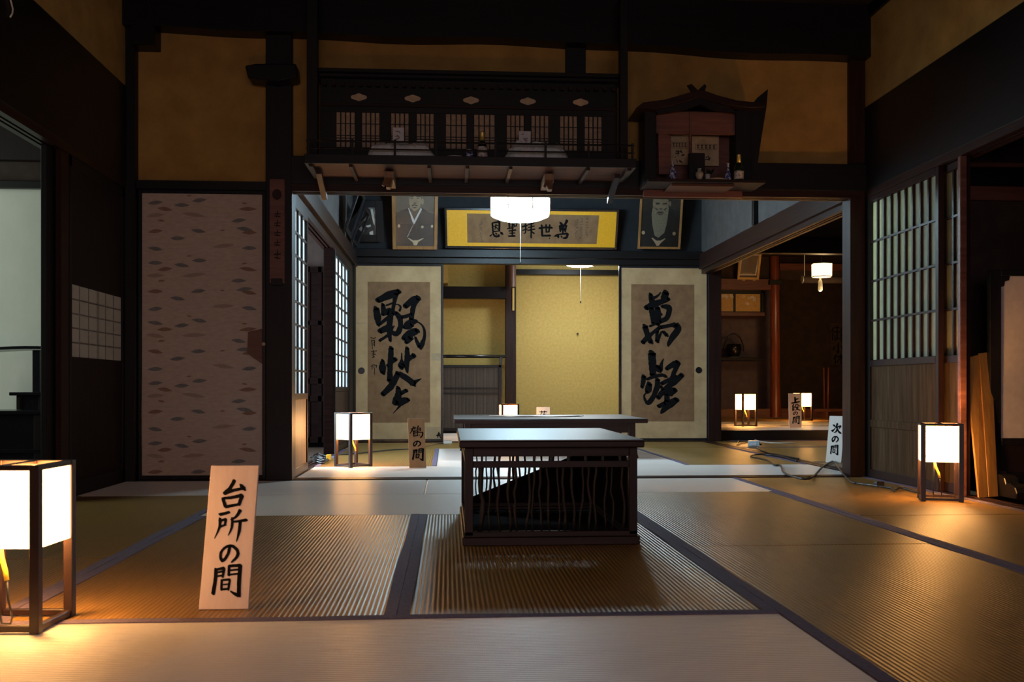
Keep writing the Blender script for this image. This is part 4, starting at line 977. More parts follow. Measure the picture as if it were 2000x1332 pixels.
# portrait with long beard
r, P, nr = framed('portrait', ((1251, 372), (1335, 372), (1245, 486), (1328, 486)), WY - .04, .13, ('frame_gold', 'photo_dark'), .022, 'thin framed portrait of a person with a long pale beard', 'portrait', 'framed portraits')
def c2(x, y):
    u_, v_ = 1235 + x / 11.1, 375 + y / 11.1
    k = (v_ - 372) / 114.0
    return ((u_ - (1251 - 6 * k)) / 83.5, k)
flat(r, P, nr, 'figure', [
    ([(150,700),(200,420),(450,330),(800,330),(1010,420),(990,1190),(150,1190)], 0),
    (ell(615, 250, 175, 230), 1), (ell(815, 250, 22, 55), 1),
    ([(440,330),(500,420),(700,420),(790,330),(770,500),(740,700),(690,880),(560,990),(480,940),(430,700),(415,480)], 2),
    ([(505,470),(560,420),(650,420),(695,470),(650,450),(560,450)], 3), (ell(605, 475, 60, 25), 4),
    ([(500,230),(580,225),(600,262),(510,275)], 3), ([(650,245),(740,225),(745,262),(655,270)], 3), ([(570,355),(655,355),(640,375),(590,375)], 3), ([(490,330),(560,380),(540,395),(485,350)], 3), ([(670,380),(740,330),(745,350),(690,395)], 3),
    (ell(235, 880, 36, 40), 5), (ell(905, 895, 36, 40), 5),
    ([(410,995),(440,990),(520,1050),(610,1050),(700,1000),(720,1010),(610,1110),(570,1165),(520,1165),(490,1100)], 5)],
    ['kimono_black', 'skin', 'beard', 'photo_dark', 'skin_shadow', 'brassmat'], c2)
# dark photograph, far left
r, P, nr = framed('framed_photograph', ((694, 390), (747, 393), (691, 472), (751, 472)), WY - .04, .08, ('black', 'photo_grey'), .07, 'dark framed old photograph of a seated person on the back wall', 'photograph')
def c3(x, y): return ((560 + x / 6.66 - 692) / 56.0, (360 + y / 6.66 - 391) / 81.0)
flat(r, P, nr, 'photo_scene', [([(905,320),(1220,315),(1220,710),(905,720)], 0), ([(1085,320),(1120,318),(1145,540),(1120,500)], 1), ([(1130,320),(1220,316),(1220,690),(1145,690)], 2), (ell(1040, 385, 24, 30), 1), ([(1000,430),(1080,430),(1130,570),(1120,700),(985,700),(990,560)], 3), ([(1015,540),(1085,520),(1090,545),(1050,560)], 1), ([(905,580),(985,600),(985,700),(920,712)], 1), ([(1070,620),(1115,600),(1120,690),(1075,690)], 1), ([(920,710),(1220,700),(1220,706),(920,718)], 1)], ['photo_dark', 'photo_white', 'photo_grey', 'kimono_black'], c3)
# two slim frames hung on the left wall, seen from the side
def side_frame(Ya, Yb_, zb_, zt_, lean, label):
    r = wroot('framed_photograph', (ML + .03, (Ya + Yb_) / 2, zb_), label, 'photograph', 'frames leaning out from the left wall of the middle room')
    b0, b1 = Vector((ML + .045, Ya, zb_)), Vector((ML + .045, Yb_, zb_)); t0, t1 = Vector((ML + .045 + lean, Ya, zt_)), Vector((ML + .045 + lean, Yb_, zt_))
    n_ = (b1 - b0).cross(t0 - b0).normalized()
    if n_.x < 0: n_ = -n_
    mb = MB()
    def q(u, v): return (b0 * (1 - u) + b1 * u) * (1 - v) + (t0 * (1 - u) + t1 * u) * v
    for u0, v0, u1, v1 in ((0, 0, .09, 1), (.91, 0, 1, 1), (.09, 0, .91, .08), (.09, .92, .91, 1)): mb.prism([q(u0, v0), q(u1, v0), q(u1, v1), q(u0, v1)], n_ * .024)
    mb.build('frame', 'lacquer', r, .002)
    MB().prism([q(.08, .07), q(.92, .07), q(.92, .93), q(.08, .93)], n_ * .008).build('photo_sheet', 'photo_grey', r)
    MB().prism([q(.08, .07) + n_ * .013, q(.92, .07) + n_ * .013, q(.92, .93) + n_ * .013, q(.08, .93) + n_ * .013], n_ * .0015).build('glass_pane', 'glass', r)
ysa, ysb = 8.6, 9.25
za_, zb_ = 1.955, 2.32
side_frame(8.75, 9.25, 1.955, 2.33, .13, 'first of two frames seen edge-on on the left wall, closer to the lattice door')
side_frame(9.36, 9.86, 1.955, 2.30, .13, 'second of two frames seen edge-on on the left wall, closer to the dark photograph')

# ================================================================== CEILING LAMPS
dep = 8.2
def atd(u, v, d_): 
    a = ray(u, v); return Vector((0, 0, CH)) + Vector((a.x, a.y, a.z)) * d_
c = atd(1016, 400, dep)
zb_ = atd(1016, 430, dep).z
r = wroot('ceiling_lamp', (c.x, c.y, zb_), 'octagonal white ceiling lamp with wooden lattice hanging in the middle room', 'ceiling lamp')
def octa(rad, z): return [(c.x + rad * math.cos(math.pi / 8 + i * math.pi / 4 - YAW), c.y + rad * math.sin(math.pi / 8 + i * math.pi / 4 - YAW), z) for i in range(8)]
RO = .258
rings = [octa(RO * .62, zb_ + .002), octa(RO * .96, zb_ + .038), octa(RO, zb_ + .05), octa(RO, zb_ + .22)]
mb = MB(); vs = [p for rg in rings for p in rg]
fs = [tuple(range(7, -1, -1))] + [(i * 8 + k, i * 8 + (k + 1) % 8, (i + 1) * 8 + (k + 1) % 8, (i + 1) * 8 + k) for i in range(3) for k in range(8)]
mb.add(vs, fs); mb.build('paper_shade', 'lamp_cool', r)
mb = MB()
for p in octa(RO + .004, 0): mb.tube([(p[0], p[1], zb_ + .05), (p[0], p[1], zb_ + .225)], .006, 6)
oc = octa(RO + .004, 0)
for zz in (zb_ + .216,):
    for i in range(8): mb.tube([(oc[i][0], oc[i][1], zz), (oc[(i + 1) % 8][0], oc[(i + 1) % 8][1], zz)], .006, 6)
mb.build('wooden_frame', 'cedar', r)
mb = MB()
for i in (5, 6):
    a_, b2 = Vector(oc[i]), Vector(oc[(i + 1) % 8])
    for t in (.25, .75):
        p = a_.lerp(b2, t); mb.tube([(p.x, p.y, zb_ + .06), (p.x, p.y, zb_ + .216)], .003, 5)
mb.build('lattice_bar', 'cedar', r)
MB().lathe([(.07, zb_ + .22), (.05, zb_ + .25), (.012, zb_ + .26), (.006, 2.62)], (c.x, c.y, 0), 14).build('hanging_stem', 'iron', r)
cy_ = MB().tube([(c.x, c.y - .03, zb_ + .004), (c.x, c.y - .03, atd(1017, 514, dep).z)], .0014, 6).build('pull_cord', 'whitecord', r)
MB().lathe([(.003, -.012), (.006, -.006), (.004, .004)], (c.x, c.y - .03, atd(1017, 514, dep).z), 8).build('cord_knob', 'iron', cy_)
c = atd(1134, 516, 11.9); zb_ = atd(1134, 521, 11.9).z
r = wroot('ceiling_lamp', (c.x, c.y, zb_), 'round white ceiling lamp peeking below the beam of the back room', 'ceiling lamp')
MB().lathe([(.06, zb_), (.14, zb_ + .008), (.19, zb_ + .025), (.21, zb_ + .05), (.20, zb_ + .09)], (c.x, c.y, 0), 28).build('shade', 'lamp_back', r, smooth=True)
MB().lathe([(.10, zb_ + .09), (.06, zb_ + .12), (.012, zb_ + .13), (.008, 2.55)], (c.x, c.y, 0), 14).build('hanging_stem', 'whitecord', r)
cy_ = MB().tube([(c.x, c.y, zb_ + .002), (c.x, c.y, atd(1133, 589, 11.9).z)], .0018, 6).build('pull_cord', 'whitecord', r)
MB().lathe([(.004, -.02), (.010, -.01), (.006, .006)], (c.x, c.y, atd(1133, 589, 11.9).z), 8).build('cord_knob', 'iron', cy_)

# ================================================================== HOUSEHOLD ALTAR OVER THE OPENING
SY, KY = 5.62, 5.92
ax0, ax1 = at(594, 315, Y=SY).x, at(1243, 325, Y=SY).x
zd = 1.862                                    # deck top
r = wroot('household_altar', ((ax0 + ax1) / 2, SY, 1.82), 'long black household altar with five bays of lattice doors on a hanging shelf', 'altar')
MB().box(ax0, ax1, SY + .02, 6.055, 1.838, zd).build('shelf_board', 'altar_under', r)
mb = MB(); mb.box(ax0, ax1, SY, SY + .02, 1.826, 1.878); mb.box(ax0, ax0 + .02, SY + .02, 6.05, 1.826, 1.878); mb.box(ax1 - .02, ax1, SY + .02, 6.05, 1.826, 1.878)
mb.build('fascia', 'blackx', r, .002)
mb = MB()
for u in (690, 1150): mb.lathe([(.006, -.004), (.006, .004), (.003, .006)], (0, 0, 0), 8)
for u in (606, 684, 838, 913, 998, 1150, 1230):
    X = xs(u, SY); MB().box(X - .010, X + .010, SY + .02, 6.055, 1.812, 1.838).build('joist', 'brown', r, .001)
for u in (622, 1206):
    X = xs(u, SY + .15); MB().hexa([(X - .016, SY + .16, 1.80), (X + .016, SY + .16, 1.80), (X + .016, 6.055, 1.70), (X - .016, 6.055, 1.70)], [(X - .016, SY + .16, 1.826), (X + .016, SY + .16, 1.826), (X + .016, 6.055, 1.735), (X - .016, 6.055, 1.735)]).build('brace', 'brown', r)
for u in (760, 1072):
    X = xs(u, SY + .2); mb = MB()
    mb.box(X - .028, X + .028, SY + .18, 6.055, 1.775, 1.826)
    mb.hexa([(X - .012, SY + .12, 1.72), (X + .012, SY + .12, 1.72), (X + .012, SY + .17, 1.715), (X - .012, SY + .17, 1.715)], [(X - .026, SY + .19, 1.80), (X + .026, SY + .19, 1.80), (X + .026, SY + .26, 1.80), (X - .026, SY + .26, 1.80)])
    mb.hexa([(X - .04, SY + .13, 1.735), (X - .026, SY + .13, 1.73), (X - .026, SY + .16, 1.73), (X - .04, SY + .16, 1.735)], [(X - .02, SY + .19, 1.80), (X + .0, SY + .19, 1.80), (X + .0, SY + .22, 1.80), (X - .02, SY + .22, 1.80)])
    mb.build('carved_bracket', 'cedar', r, .002)
zr1, zr2 = zs(770, 276, SY), zs(770, 291, SY)
MB().tube([(ax0 + .01, SY + .012, zr1), (ax1 - .01, SY + .012, zr1)], .0055, 8).build('railing', 'blackx', r)
MB().tube([(ax0 + .01, SY + .012, zr2), (ax1 - .01, SY + .012, zr2)], .0045, 8).build('railing', 'blackx', r)
for u in (602, 688, 771, 852, 968, 1066, 1150, 1236):
    X = xs(u, SY); MB().box(X - .006, X + .006, SY + .006, SY + .018, 1.876, zr1 + .012).build('railing_post', 'black', r)
kx0, kx1 = xs(626, KY), xs(1206, KY)
zk1 = zs(900, 152, KY)
MB().box(kx0, kx1, KY + .012, 6.055, zd + .001, zk1).build('cabinet_body', 'blackx', r)
mb = MB(); mb.box(kx0 - .04, kx1 + .03, KY - .07, 6.055, zk1, zk1 + .022); mb.box(kx0 - .02, kx1 + .015, KY - .04, 6.055, zk1 - .018, zk1)
mb.build('cornice', 'blackx', r, .002)
mb = MB(); zf = zs(900, 165, KY)
for i in range(34):
    X = kx0 + (kx1 - kx0) * (i + .5) / 34; mb.box(X - .012, X + .012, KY - .022, KY + .012, zf - .026, zf - .006)
mb.build('dentil_band', 'brownx', r)
zw1_, zw0_ = zs(900, 223, KY), zs(900, 290, KY)
MB().box(kx0, kx1, KY, KY + .012, zw1_ + .002, zf - .03).build('frieze', 'blackx', r)
MB().box(kx0, kx1, KY - .012, KY + .012, zs(900, 212, KY), zs(900, 206, KY)).build('frieze_moulding', 'brownx', r, .001)
MB().box(kx0, kx1, KY - .010, KY + .012, zd + .002, zw0_ - .004).build('sill_board', 'blackx', r)
for k, (u, v) in enumerate(((701, 190), (806, 192.5), (920, 196), (1031, 198), (1134, 200))):
    p = at(u, v, Y=KY - .004); w_, h_ = .048, .021
    o2 = []
    for i in range(28):
        a = i * math.tau / 28; x_ = math.cos(a); y_ = math.sin(a)
        rx = w_ * (abs(x_) ** 1.0) * (1 if x_ > 0 else -1); rad = 1 - .12 * math.cos(6 * a)
        o2.append((p.x + rx * (1.0 if abs(y_) < .5 else .92), KY - .002, p.z + h_ * (abs(y_) ** 1.25) * (1 if y_ > 0 else -1) * rad))
    MB().prism(o2, (0, -.004, 0)).build('metal_ornament', 'brassmat', r)
wins = ((656, 694), (706, 742), (763, 799), (813, 848), (870, 912), (925, 967), (989, 1024), (1037, 1072), (1093, 1128), (1141, 1176))
edge = []
for (u0, u1) in wins:
    X0, X1 = xs(u0, KY), xs(u1, KY); edge += [X0, X1]
    wdw = MB().box(X0, X1, KY + .007, KY + .012, zw0_, zw1_).build('lattice_window', 'altar_paper', r)
    mb = MB()
    for i in range(0, 5):
        X = X0 + (X1 - X0) * i / 4; mb.box(X - .0035, X + .0035, KY - .001, KY + .007, zw0_, zw1_)
    for v in (245, 268, 273):
        z_ = zs(900, v, KY); mb.box(X0, X1, KY + .001, KY + .005, z_ - .002, z_ + .002)
    mb.build('lattice', 'blackx', wdw)
bounds = [kx0] + edge + [kx1]
for i in range(0, len(bounds), 2):
    MB().box(bounds[i], bounds[i + 1], KY - (.006 if i % 4 else .0), KY + .012, zw0_ - .004, zw1_ + .002).build('door_stile', 'black', r, .001)
for u0, u1, vb_ in ((600, 621, 300), (1210, 1225, 300)):
    X0, X1 = xs(u0, 5.8), xs(u1, 5.8); MB().box(X0, X1, 5.78, 5.84, zd, 2.88).build('hanging_post', 'black', r, .002)

def lump(name, x0, x1, y0, y1, z0, h, mat, label, cat, seed, grp=None):
    rn = random.Random(seed); n_, m_ = 26, 10; vs = []; fs = []
    for j in range(m_ + 1):
        for i in range(n_ + 1):
            u, v = i / n_, j / m_
            e = min(1, min(u, 1 - u) * 5 + .15) * min(1, min(v, 1 - v) * 3.5 + .15)
            vs.append((x0 + (x1 - x0) * (u + rn.uniform(-.012, .012)), y0 + (y1 - y0) * v, z0 + h * (e ** .6) * (.78 + .30 * rn.random() * (.4 + .6 * math.sin(u * 9 + seed) ** 2))))
    for j in range(m_):
        for i in range(n_): a = j * (n_ + 1) + i; fs.append((a, a + 1, a + n_ + 2, a + n_ + 1))
    nb = len(vs); vs += [(x0, y0, z0), (x1, y0, z0), (x1, y1, z0), (x0, y1, z0)]
    fs.append((nb, nb + 3, nb + 2, nb + 1))
    fs.append(tuple([nb] + [nb + 1] + [i for i in range(n_, -1, -1)]))
    fs.append(tuple([nb + 2, nb + 3] + [m_ * (n_ + 1) + i for i in range(0, n_ + 1)]))
    fs.append(tuple([nb + 3, nb] + [j * (n_ + 1) for j in range(0, m_ + 1)]))
    fs.append(tuple([nb + 1, nb + 2] + [j * (n_ + 1) + n_ for j in range(m_, -1, -1)]))
    o_ = MB().add(vs, fs).build(name, mat, origin=((x0 + x1) / 2, (y0 + y1) / 2, z0)); return tag(o_, label, cat, grp)
gp = 'plastic wrapped bundles on the altar shelf'
b1 = (xs(718, 5.75), xs(850, 5.75)); b2 = (xs(986, 5.75), xs(1107, 5.75))
lump('wrapped_bundle', b1[0], b1[1], 5.68, 5.84, zd + .001, zs(780, 276, 5.75) - zd, 'plastic', 'clear plastic wrapped bundle on the altar shelf left of the sake bottle', 'bundle', 4, gp)
lump('wrapped_bundle', b2[0], b2[1], 5.68, 5.84, zd + .001, zs(1050, 277, 5.75) - zd, 'plastic', 'clear plastic wrapped bundle on the altar shelf right of the sake bottle', 'bundle', 9, gp)
def card(u0, v0, u1, v1, Y, tilt, label, seed):
    a, b_ = at(u0, v0, Y=Y), at(u1, v1, Y=Y)
    mb = MB(); mb.prism([(a.x, Y, b_.z - .02), (b_.x, Y, b_.z - .02), (b_.x + tilt, Y + .012, a.z), (a.x + tilt, Y + .012, a.z)], (0, .0015, 0))
    o_ = mb.build('paper_card', 'white_card', origin=((a.x + b_.x) / 2, Y, b_.z - .02)); tag(o_, label, 'card', 'cards propped on the bundles')
    rn = random.Random(seed); st = []
    for k in range(6):
        x, y = rn.uniform(.2, .6), rn.uniform(.2, .75); st.append([(x, y, .05), (x + rn.uniform(.05, .3), y + rn.uniform(-.15, .2), .06)])
    o_['o'] = [(a.x + b_.x) / 2, Y, b_.z - .02]
    mb = MB(); ink(mb, st, lambda x, y: Vector((a.x + (b_.x - a.x) * x + tilt * (1 - y), Y + .012 * (1 - y) - .0008, a.z + (b_.z - .02 - a.z) * y)), depth=Vector((0, -.00005, 0)))
    mb.build('faint_writing', 'photo_grey', o_)
card(767, 248, 789, 277, 5.76, .0, 'white paper card propped on the bundle left of the sake bottle', 1)
card(1013, 255, 1036, 281, 5.76, .003, 'white paper card propped on the bundle right of the sake bottle', 2)

def bottle(u, w_px, vtop, vlab0, vlab1, vfoil, Y, z0, label, grp):
    c = at(u, 300, Y=Y); R_ = w_px / 2 * Y / F; zt_ = zs(u, vtop, Y); H = zt_ - z0
    r = wroot('sake_bottle', (c.x, Y, z0), label, 'bottle', grp)
    MB().lathe([(R_ * .9, z0), (R_, z0 + .004), (R_, z0 + H * .50), (R_ * .8, z0 + H * .60), (R_ * .42, z0 + H * .70), (R_ * .36, z0 + H * .96), (R_ * .40, zt_ - .003), (R_ * .38, zt_)], (c.x, Y, 0), 24).build('glass_body', 'bottle', r, smooth=True)
    MB().lathe([(R_ * 1.02, zs(u, vlab1, Y)), (R_ * 1.03, zs(u, vlab1, Y) + .001), (R_ * 1.03, zs(u, vlab0, Y)), (R_ * 1.0, zs(u, vlab0, Y) + .001)], (c.x, Y, 0), 24).build('paper_label', 'label', r, smooth=True)
    MB().lathe([(R_ * .46, zs(u, vfoil, Y)), (R_ * .42, zt_ - .004), (R_ * .44, zt_ - .002), (R_ * .3, zt_ + .003)], (c.x, Y, 0), 20).build('gold_foil', 'foil', r, smooth=True)
bottle(942, 20, 258, 288, 309, 275, 5.70, zd + .001, 'dark sake bottle with gold foil neck and round label on the altar shelf', 'sake bottles')
def pot(name, prof, u, Y, z0, mat, label, cat, grp=None, n=20):
    c = at(u, 300, Y=Y); o_ = MB().lathe(prof, (c.x, Y, z0), n).build(name, mat, origin=(c.x, Y, z0), smooth=True)
    return tag(o_, label, cat, grp)
pot('offering_jar', [(.018, 0), (.022, .006), (.022, .055), (.017, .066), (.019, .072)], 917, 5.70, zd + .001, 'bluewhite', 'small blue and white jar left of the sake bottle on the altar shelf', 'jar')
pot('offering_dish', [(.035, 0), (.045, .004), (.066, .022), (.062, .022), (.043, .008)], 888, 5.70, zd + .001, 'white', 'shallow white dish on the altar shelf edge', 'dish')
c = at(966, 306, Y=5.69); o_ = MB().box(c.x - .034, c.x + .034, 5.67, 5.71, zd + .001, zd + .026).build('offering_box', 'brassmat', origin=(c.x, 5.69, zd + .001), bevel=.003); tag(o_, 'small flat box right of the sake bottle on the altar shelf', 'box')

# ================================================================== SMALL SHRINE TO THE RIGHT
HY = 5.84
def poly_at(pts, Y): return [at(u, v, Y=Y) for u, v in pts]
zs_deck = zs(1380, 354, HY)
hx0, hx1 = xs(1262, HY), xs(1478, HY)
r = wroot('shrine_house', ((hx0 + hx1) / 2, HY, zs_deck - .02), 'dark wooden shrine house with a gabled roof and paper talismans, right of the altar', 'shrine')
MB().box(hx0, xs(1490, HY), HY - .06, 6.055, zs_deck - .018, zs_deck).build('shelf_board', 'plankbrown', r, .002)
MB().box(xs(1310, HY), xs(1432, HY), HY - .02, 6.05, zs_deck - .034, zs_deck - .018).build('under_board', 'altar_under', r, .002)
MB().box(xs(1257, 6.03), xs(1450, 6.03), 6.03, 6.055, zs(1350, 385, 6.03), zs(1350, 369, 6.03)).build('base_board', 'redbrown', r, .002)
zt_ = zs(1360, 216, HY)
MB().box(xs(1281, 6.03), xs(1437, 6.03), 6.02, 6.05, zs_deck, zs(1360, 218, 6.03)).build('back_panel', 'redlac', r)
mb = MB(); mb.box(xs(1281, 5.9), xs(1437, 5.9), 5.90, 5.925, zs(1360, 262, 5.9), zs(1360, 218, 5.9))
mb.box(xs(1346, 5.9), xs(1350, 5.9), 5.895, 5.90, zs(1360, 320, 5.9), zs(1360, 218, 5.9))
mb.build('front_lintel', 'redlac', r, .002)
for u0, u1 in ((1258, 1281), (1436, 1466)): MB().box(xs(u0, HY + .05), xs(u1, HY + .05), HY + .04, 6.05, zs_deck, zt_ + .02).build('side_wall', 'black', r, .002)
MB().prism(poly_at([(1286, 258), (1289, 254), (1311, 266), (1310, 340), (1287, 340)], 5.84), (0, .012, 0)).build('door_leaf', 'redlac', r)
for (u0, v0, u1, v1), sd in (((1308, 261, 1345, 322), 3), ((1352, 265, 1404, 324), 8)):
    Yt = 5.985
    a, b_ = at(u0, v0, Y=Yt), at(u1, v1, Y=Yt)
    t_ = MB().box(a.x, b_.x, Yt, Yt + .03, b_.z, a.z).build('talisman_paper', 'talisman', r)
    st = []; rn = random.Random(sd)
    st += [[(.12, .28, .012), (.92, .28, .012)], [(.92, .28, .012), (.92, .46, .012)], [(.92, .46, .012), (.12, .46, .012)], [(.12, .46, .012), (.12, .28, .012)]]
    for k in range(5):
        x = .17 + k * .15
        st += [[(x, .33, .03), (x + .09, .32, .03)], [(x + .045, .30, .03), (x + .04, .43, .03)], [(x + .01, .39, .025), (x + .09, .41, .03)]]
    for k in range(12):
        x, y = rn.uniform(.15, .7), rn.uniform(.55, .9); st.append([(x, y, .03), (x + rn.uniform(-.1, .2), y + rn.uniform(-.08, .1), .05)])
    mb = MB(); ink(mb, st, lambda x, y: Vector((a.x + (b_.x - a.x) * x, Yt - .0006, a.z + (b_.z - a.z) * y)), depth=Vector((0, -.00006, 0)))
    mb.build('block_print', 'inkgrey', t_)
roof = poly_at([(1243, 210), (1256, 200), (1300, 194), (1335, 184), (1368, 174), (1402, 186), (1440, 196), (1480, 200), (1498, 198), (1496, 209), (1465, 210), (1420, 205), (1368, 189), (1315, 206), (1280, 213)], HY - .03)
MB().prism(roof, (0, .30, 0)).build('roof', 'brownx', r, .002)
MB().prism(poly_at([(1280, 213), (1315, 206), (1368, 189), (1420, 205), (1440, 220), (1395, 214), (1368, 203), (1340, 213), (1285, 222)], HY), (0, .03, 0)).build('gable_board', 'black', r)
MB().prism(poly_at([(1343, 166), (1351, 164), (1362, 175), (1352, 180)], HY), (0, .02, 0)).build('ridge_finial', 'brownx', r)
MB().prism(poly_at([(1376, 164), (1380, 168), (1376, 180), (1360, 179)], HY), (0, .02, 0)).build('ridge_finial', 'black', r)
MB().prism(poly_at([(1474, 198), (1480, 190), (1500, 174), (1497, 210), (1487, 270), (1478, 332), (1462, 345), (1466, 215)], HY + .05), (0, .02, 0)).build('side_plank', 'black', r)
c0, c1 = at(1345, 299, Y=5.86), at(1376, 350, Y=5.86)
o_ = MB().box(c0.x, c1.x, 5.85, 5.88, zs_deck + .001, c0.z).build('spirit_tablet', 'black', origin=((c0.x + c1.x) / 2, 5.86, zs_deck + .001), bevel=.002); tag(o_, 'black upright tablet in front of the talismans', 'tablet')
q = HY / F
pot('offering_vase', [(.010, 0), (.017, .008), (.020, .030), (.018, .050), (.009, .072), (.006, .085), (.006, .100), (.010, .112)], 1314, HY - .02, zs_deck + .001, 'bluewhite', 'blue patterned vase left of the tablet on the shrine shelf', 'vase')
pot('offering_vase', [(.014, 0), (.016, .004), (.024, .028), (.023, .042), (.012, .052), (.010, .060), (.014, .068)], 1366, HY - .03, zs_deck + .001, 'greyclay', 'round grey clay vase in front of the black tablet', 'vase')
pot('offering_cup', [(.010, 0), (.012, .004), (.017, .044), (.015, .044)], 1382, HY + .02, zs_deck + .001, 'white', 'white cup holding dark leaves on the shrine shelf', 'cup')
mb = MB(); rn = random.Random(2); c = at(1386, 330, Y=HY + .03)
for k in range(16):
    a = rn.uniform(0, 6.28); l = rn.uniform(.02, .045); b0 = Vector((c.x + rn.uniform(-.01, .012), HY + .02, zs_deck + .045)); t0 = b0 + Vector((math.cos(a) * l * .7, math.sin(a) * l * .4, l)); s_ = Vector((-math.sin(a), 0, .3)) * .007
    mb.add([b0, (b0 + t0) / 2 + s_, t0, (b0 + t0) / 2 - s_], [(0, 1, 2, 3)])
o_ = mb.build('leaf_sprig', 'bottle', origin=(c.x, HY + .02, zs_deck + .045)); tag(o_, 'sprig of dark leaves standing in the white cup', 'leaves')
pot('offering_vase', [(.012, 0), (.018, .008), (.018, .030), (.010, .052), (.006, .070), (.006, .092), (.011, .104)], 1422, HY - .02, zs_deck + .001, 'bluewhite', 'slim bluish vase between the tray and the bottle', 'vase')
c = at(1400, 348, Y=HY - .02); o_ = MB().lathe([(.06, 0), (.07, .004), (.072, .010), (.066, .010), (.06, .005)], (c.x, HY + .015, zs_deck + .001), 28).build('offering_tray', 'brassmat', origin=(c.x, HY + .015, zs_deck + .001), smooth=True); tag(o_, 'flat round tray on the shrine shelf', 'tray')
bottle(1443, 19, 302, 335, 351, 320, HY - .02, zs_deck + .001, 'dark bottle with bright gold cap on the shrine shelf', 'sake bottles')

# ================================================================== PLAQUE ON THE PILLAR
Yp = 6.066
a, b_ = at(527, 350, Y=Yp), at(557, 557, Y=Yp)
r = wroot('pillar_plaque', ((a.x + b_.x) / 2, Yp, b_.z), 'narrow carved reddish board hung on the thick pillar', 'plaque')
MB().box(a.x, b_.x, Yp - .018, Yp + .002, b_.z + .01, a.z).build('board', 'redbrown', r, .003)
mb = MB(); c = at(542, 381, Y=Yp); mb.prism([(c.x + .028 * math.cos(i * math.tau / 16), Yp - .019, c.z + .033 * math.sin(i * math.tau / 16)) for i in range(16)], (0, -.003, 0)); mb.build('carved_crest', 'brown', r, .001)
st = []
for k, v in enumerate((418, 436, 455, 474, 497)):
    s_ = 1.5 if k == 4 else 1
    st += [[(536, v, 2 * s_), (548, v - 1, 2 * s_)], [(542, v - 6 * s_, 2), (541, v + 6 * s_, 2)], [(536, v + 4 * s_, 2), (547, v + 5 * s_, 2.5)]]
mb = MB(); ink(mb, st, lambda x, y: at(x, y, Y=Yp - .0186), depth=Vector((0, -.0001, 0))); mb.build('carved_writing', 'brown', r)
MB().box(at(531, 556, Y=Yp).x, at(553, 556, Y=Yp).x, Yp - .03, Yp + .002, b_.z - .004, at(540, 545, Y=Yp).z).build('hook_bracket', 'black', r, .002)

# ================================================================== FURNITURE IN THE LEFT ROOM
Yq = 5.25
xq = at(79, 850, Y=Yq).x
r = wroot('black_chest', (xq - .5, Yq, 0), 'low black chest seen through the left doorway', 'chest')
zc = at(60, 802, Y=Yq).z
MB().box(xq - 1.1, xq, Yq, Yq + .34, .0, zc - .02).build('body', 'lacquer', r, .003)
MB().box(xq - 1.14, xq + .03, Yq - .02, Yq + .36, zc - .02, zc).build('top_board', 'lacquer', r, .003)
mb = MB(); zm = at(60, 880, Y=Yq).z; mb.box(xq - 1.1, xq + .02, Yq - .014, Yq, zm - .012, zm + .006); mb.build('lower_moulding', 'lacquer', r, .002)
MB().box(xq - .03, xq + .008, Yq - .012, Yq + .03, .0, zc - .02).build('corner_post', 'black', r, .003)
# little stand with cut-out apron on the chest
Ys = 5.38
x0, x1 = at(17, 770, Y=Ys).x, at(112, 770, Y=Ys).x
zt_ = at(40, 766, Y=Ys).z
r = wroot('offering_stand', ((x0 + x1) / 2, Ys, zc), 'small black stand with a pierced apron on the black chest', 'stand')
MB().box(x0, x1, Ys, Ys + .2, zt_ - .018, zt_).build('top_board', 'lacquer', r, .003)
for X in (x0 + .03, (x0 + x1) / 2 + .02, x1 - .05): MB().box(X, X + .02, Ys + .02, Ys + .18, zc + .001, zt_ - .018).build('leg', 'black', r, .002)
mb = MB(); xm = x0 + .05; xe = (x0 + x1) / 2 + .02
mb.box(xm, xe, Ys + .03, Ys + .04, zc + .001, zc + .02); mb.box(xm, xe, Ys + .03, Ys + .04, zt_ - .045, zt_ - .018); mb.box(xm, xm + .05, Ys + .03, Ys + .04, zc + .02, zt_ - .045); mb.box(xe - .035, xe, Ys + .03, Ys + .04, zc + .02, zt_ - .045)
mb.build('pierced_apron', 'lacquer', r)
# tall black side table
Yt = 5.66
x1 = -2.03; x0 = x1 - .75; zt_ = at(60, 681, Y=Yt).z
r = wroot('altar_table', ((x0 + x1) / 2, Yt, 0), 'tall black side table with curved top and straight legs in the left room', 'table')
pts = []
for i in range(13):
    t = i / 12; pts.append((x0 + (x1 - x0) * t, Yt - .02, zt_ - .012 + .010 * math.cos((t - .62) * 5)))
pts += [(p[0], p[1], p[2] + .016) for p in reversed(pts)]
MB().prism(pts, (0, .22, 0)).build('top_board', 'lacquer', r)
for u0, u1, dy in ((63, 77, 0), (80, 92, .15)):
    X0, X1 = at(u0, 740, Y=Yt + dy).x, at(u1, 740, Y=Yt + dy).x
    MB().box(X0, X1, Yt + dy, Yt + dy + .03, .0, zt_ - .008).build('leg', 'lacquer', r, .002)
    MB().box(X0 - .5, X1 - .5, Yt + dy, Yt + dy + .03, .0, zt_ - .008).build('leg', 'lacquer', r, .002)

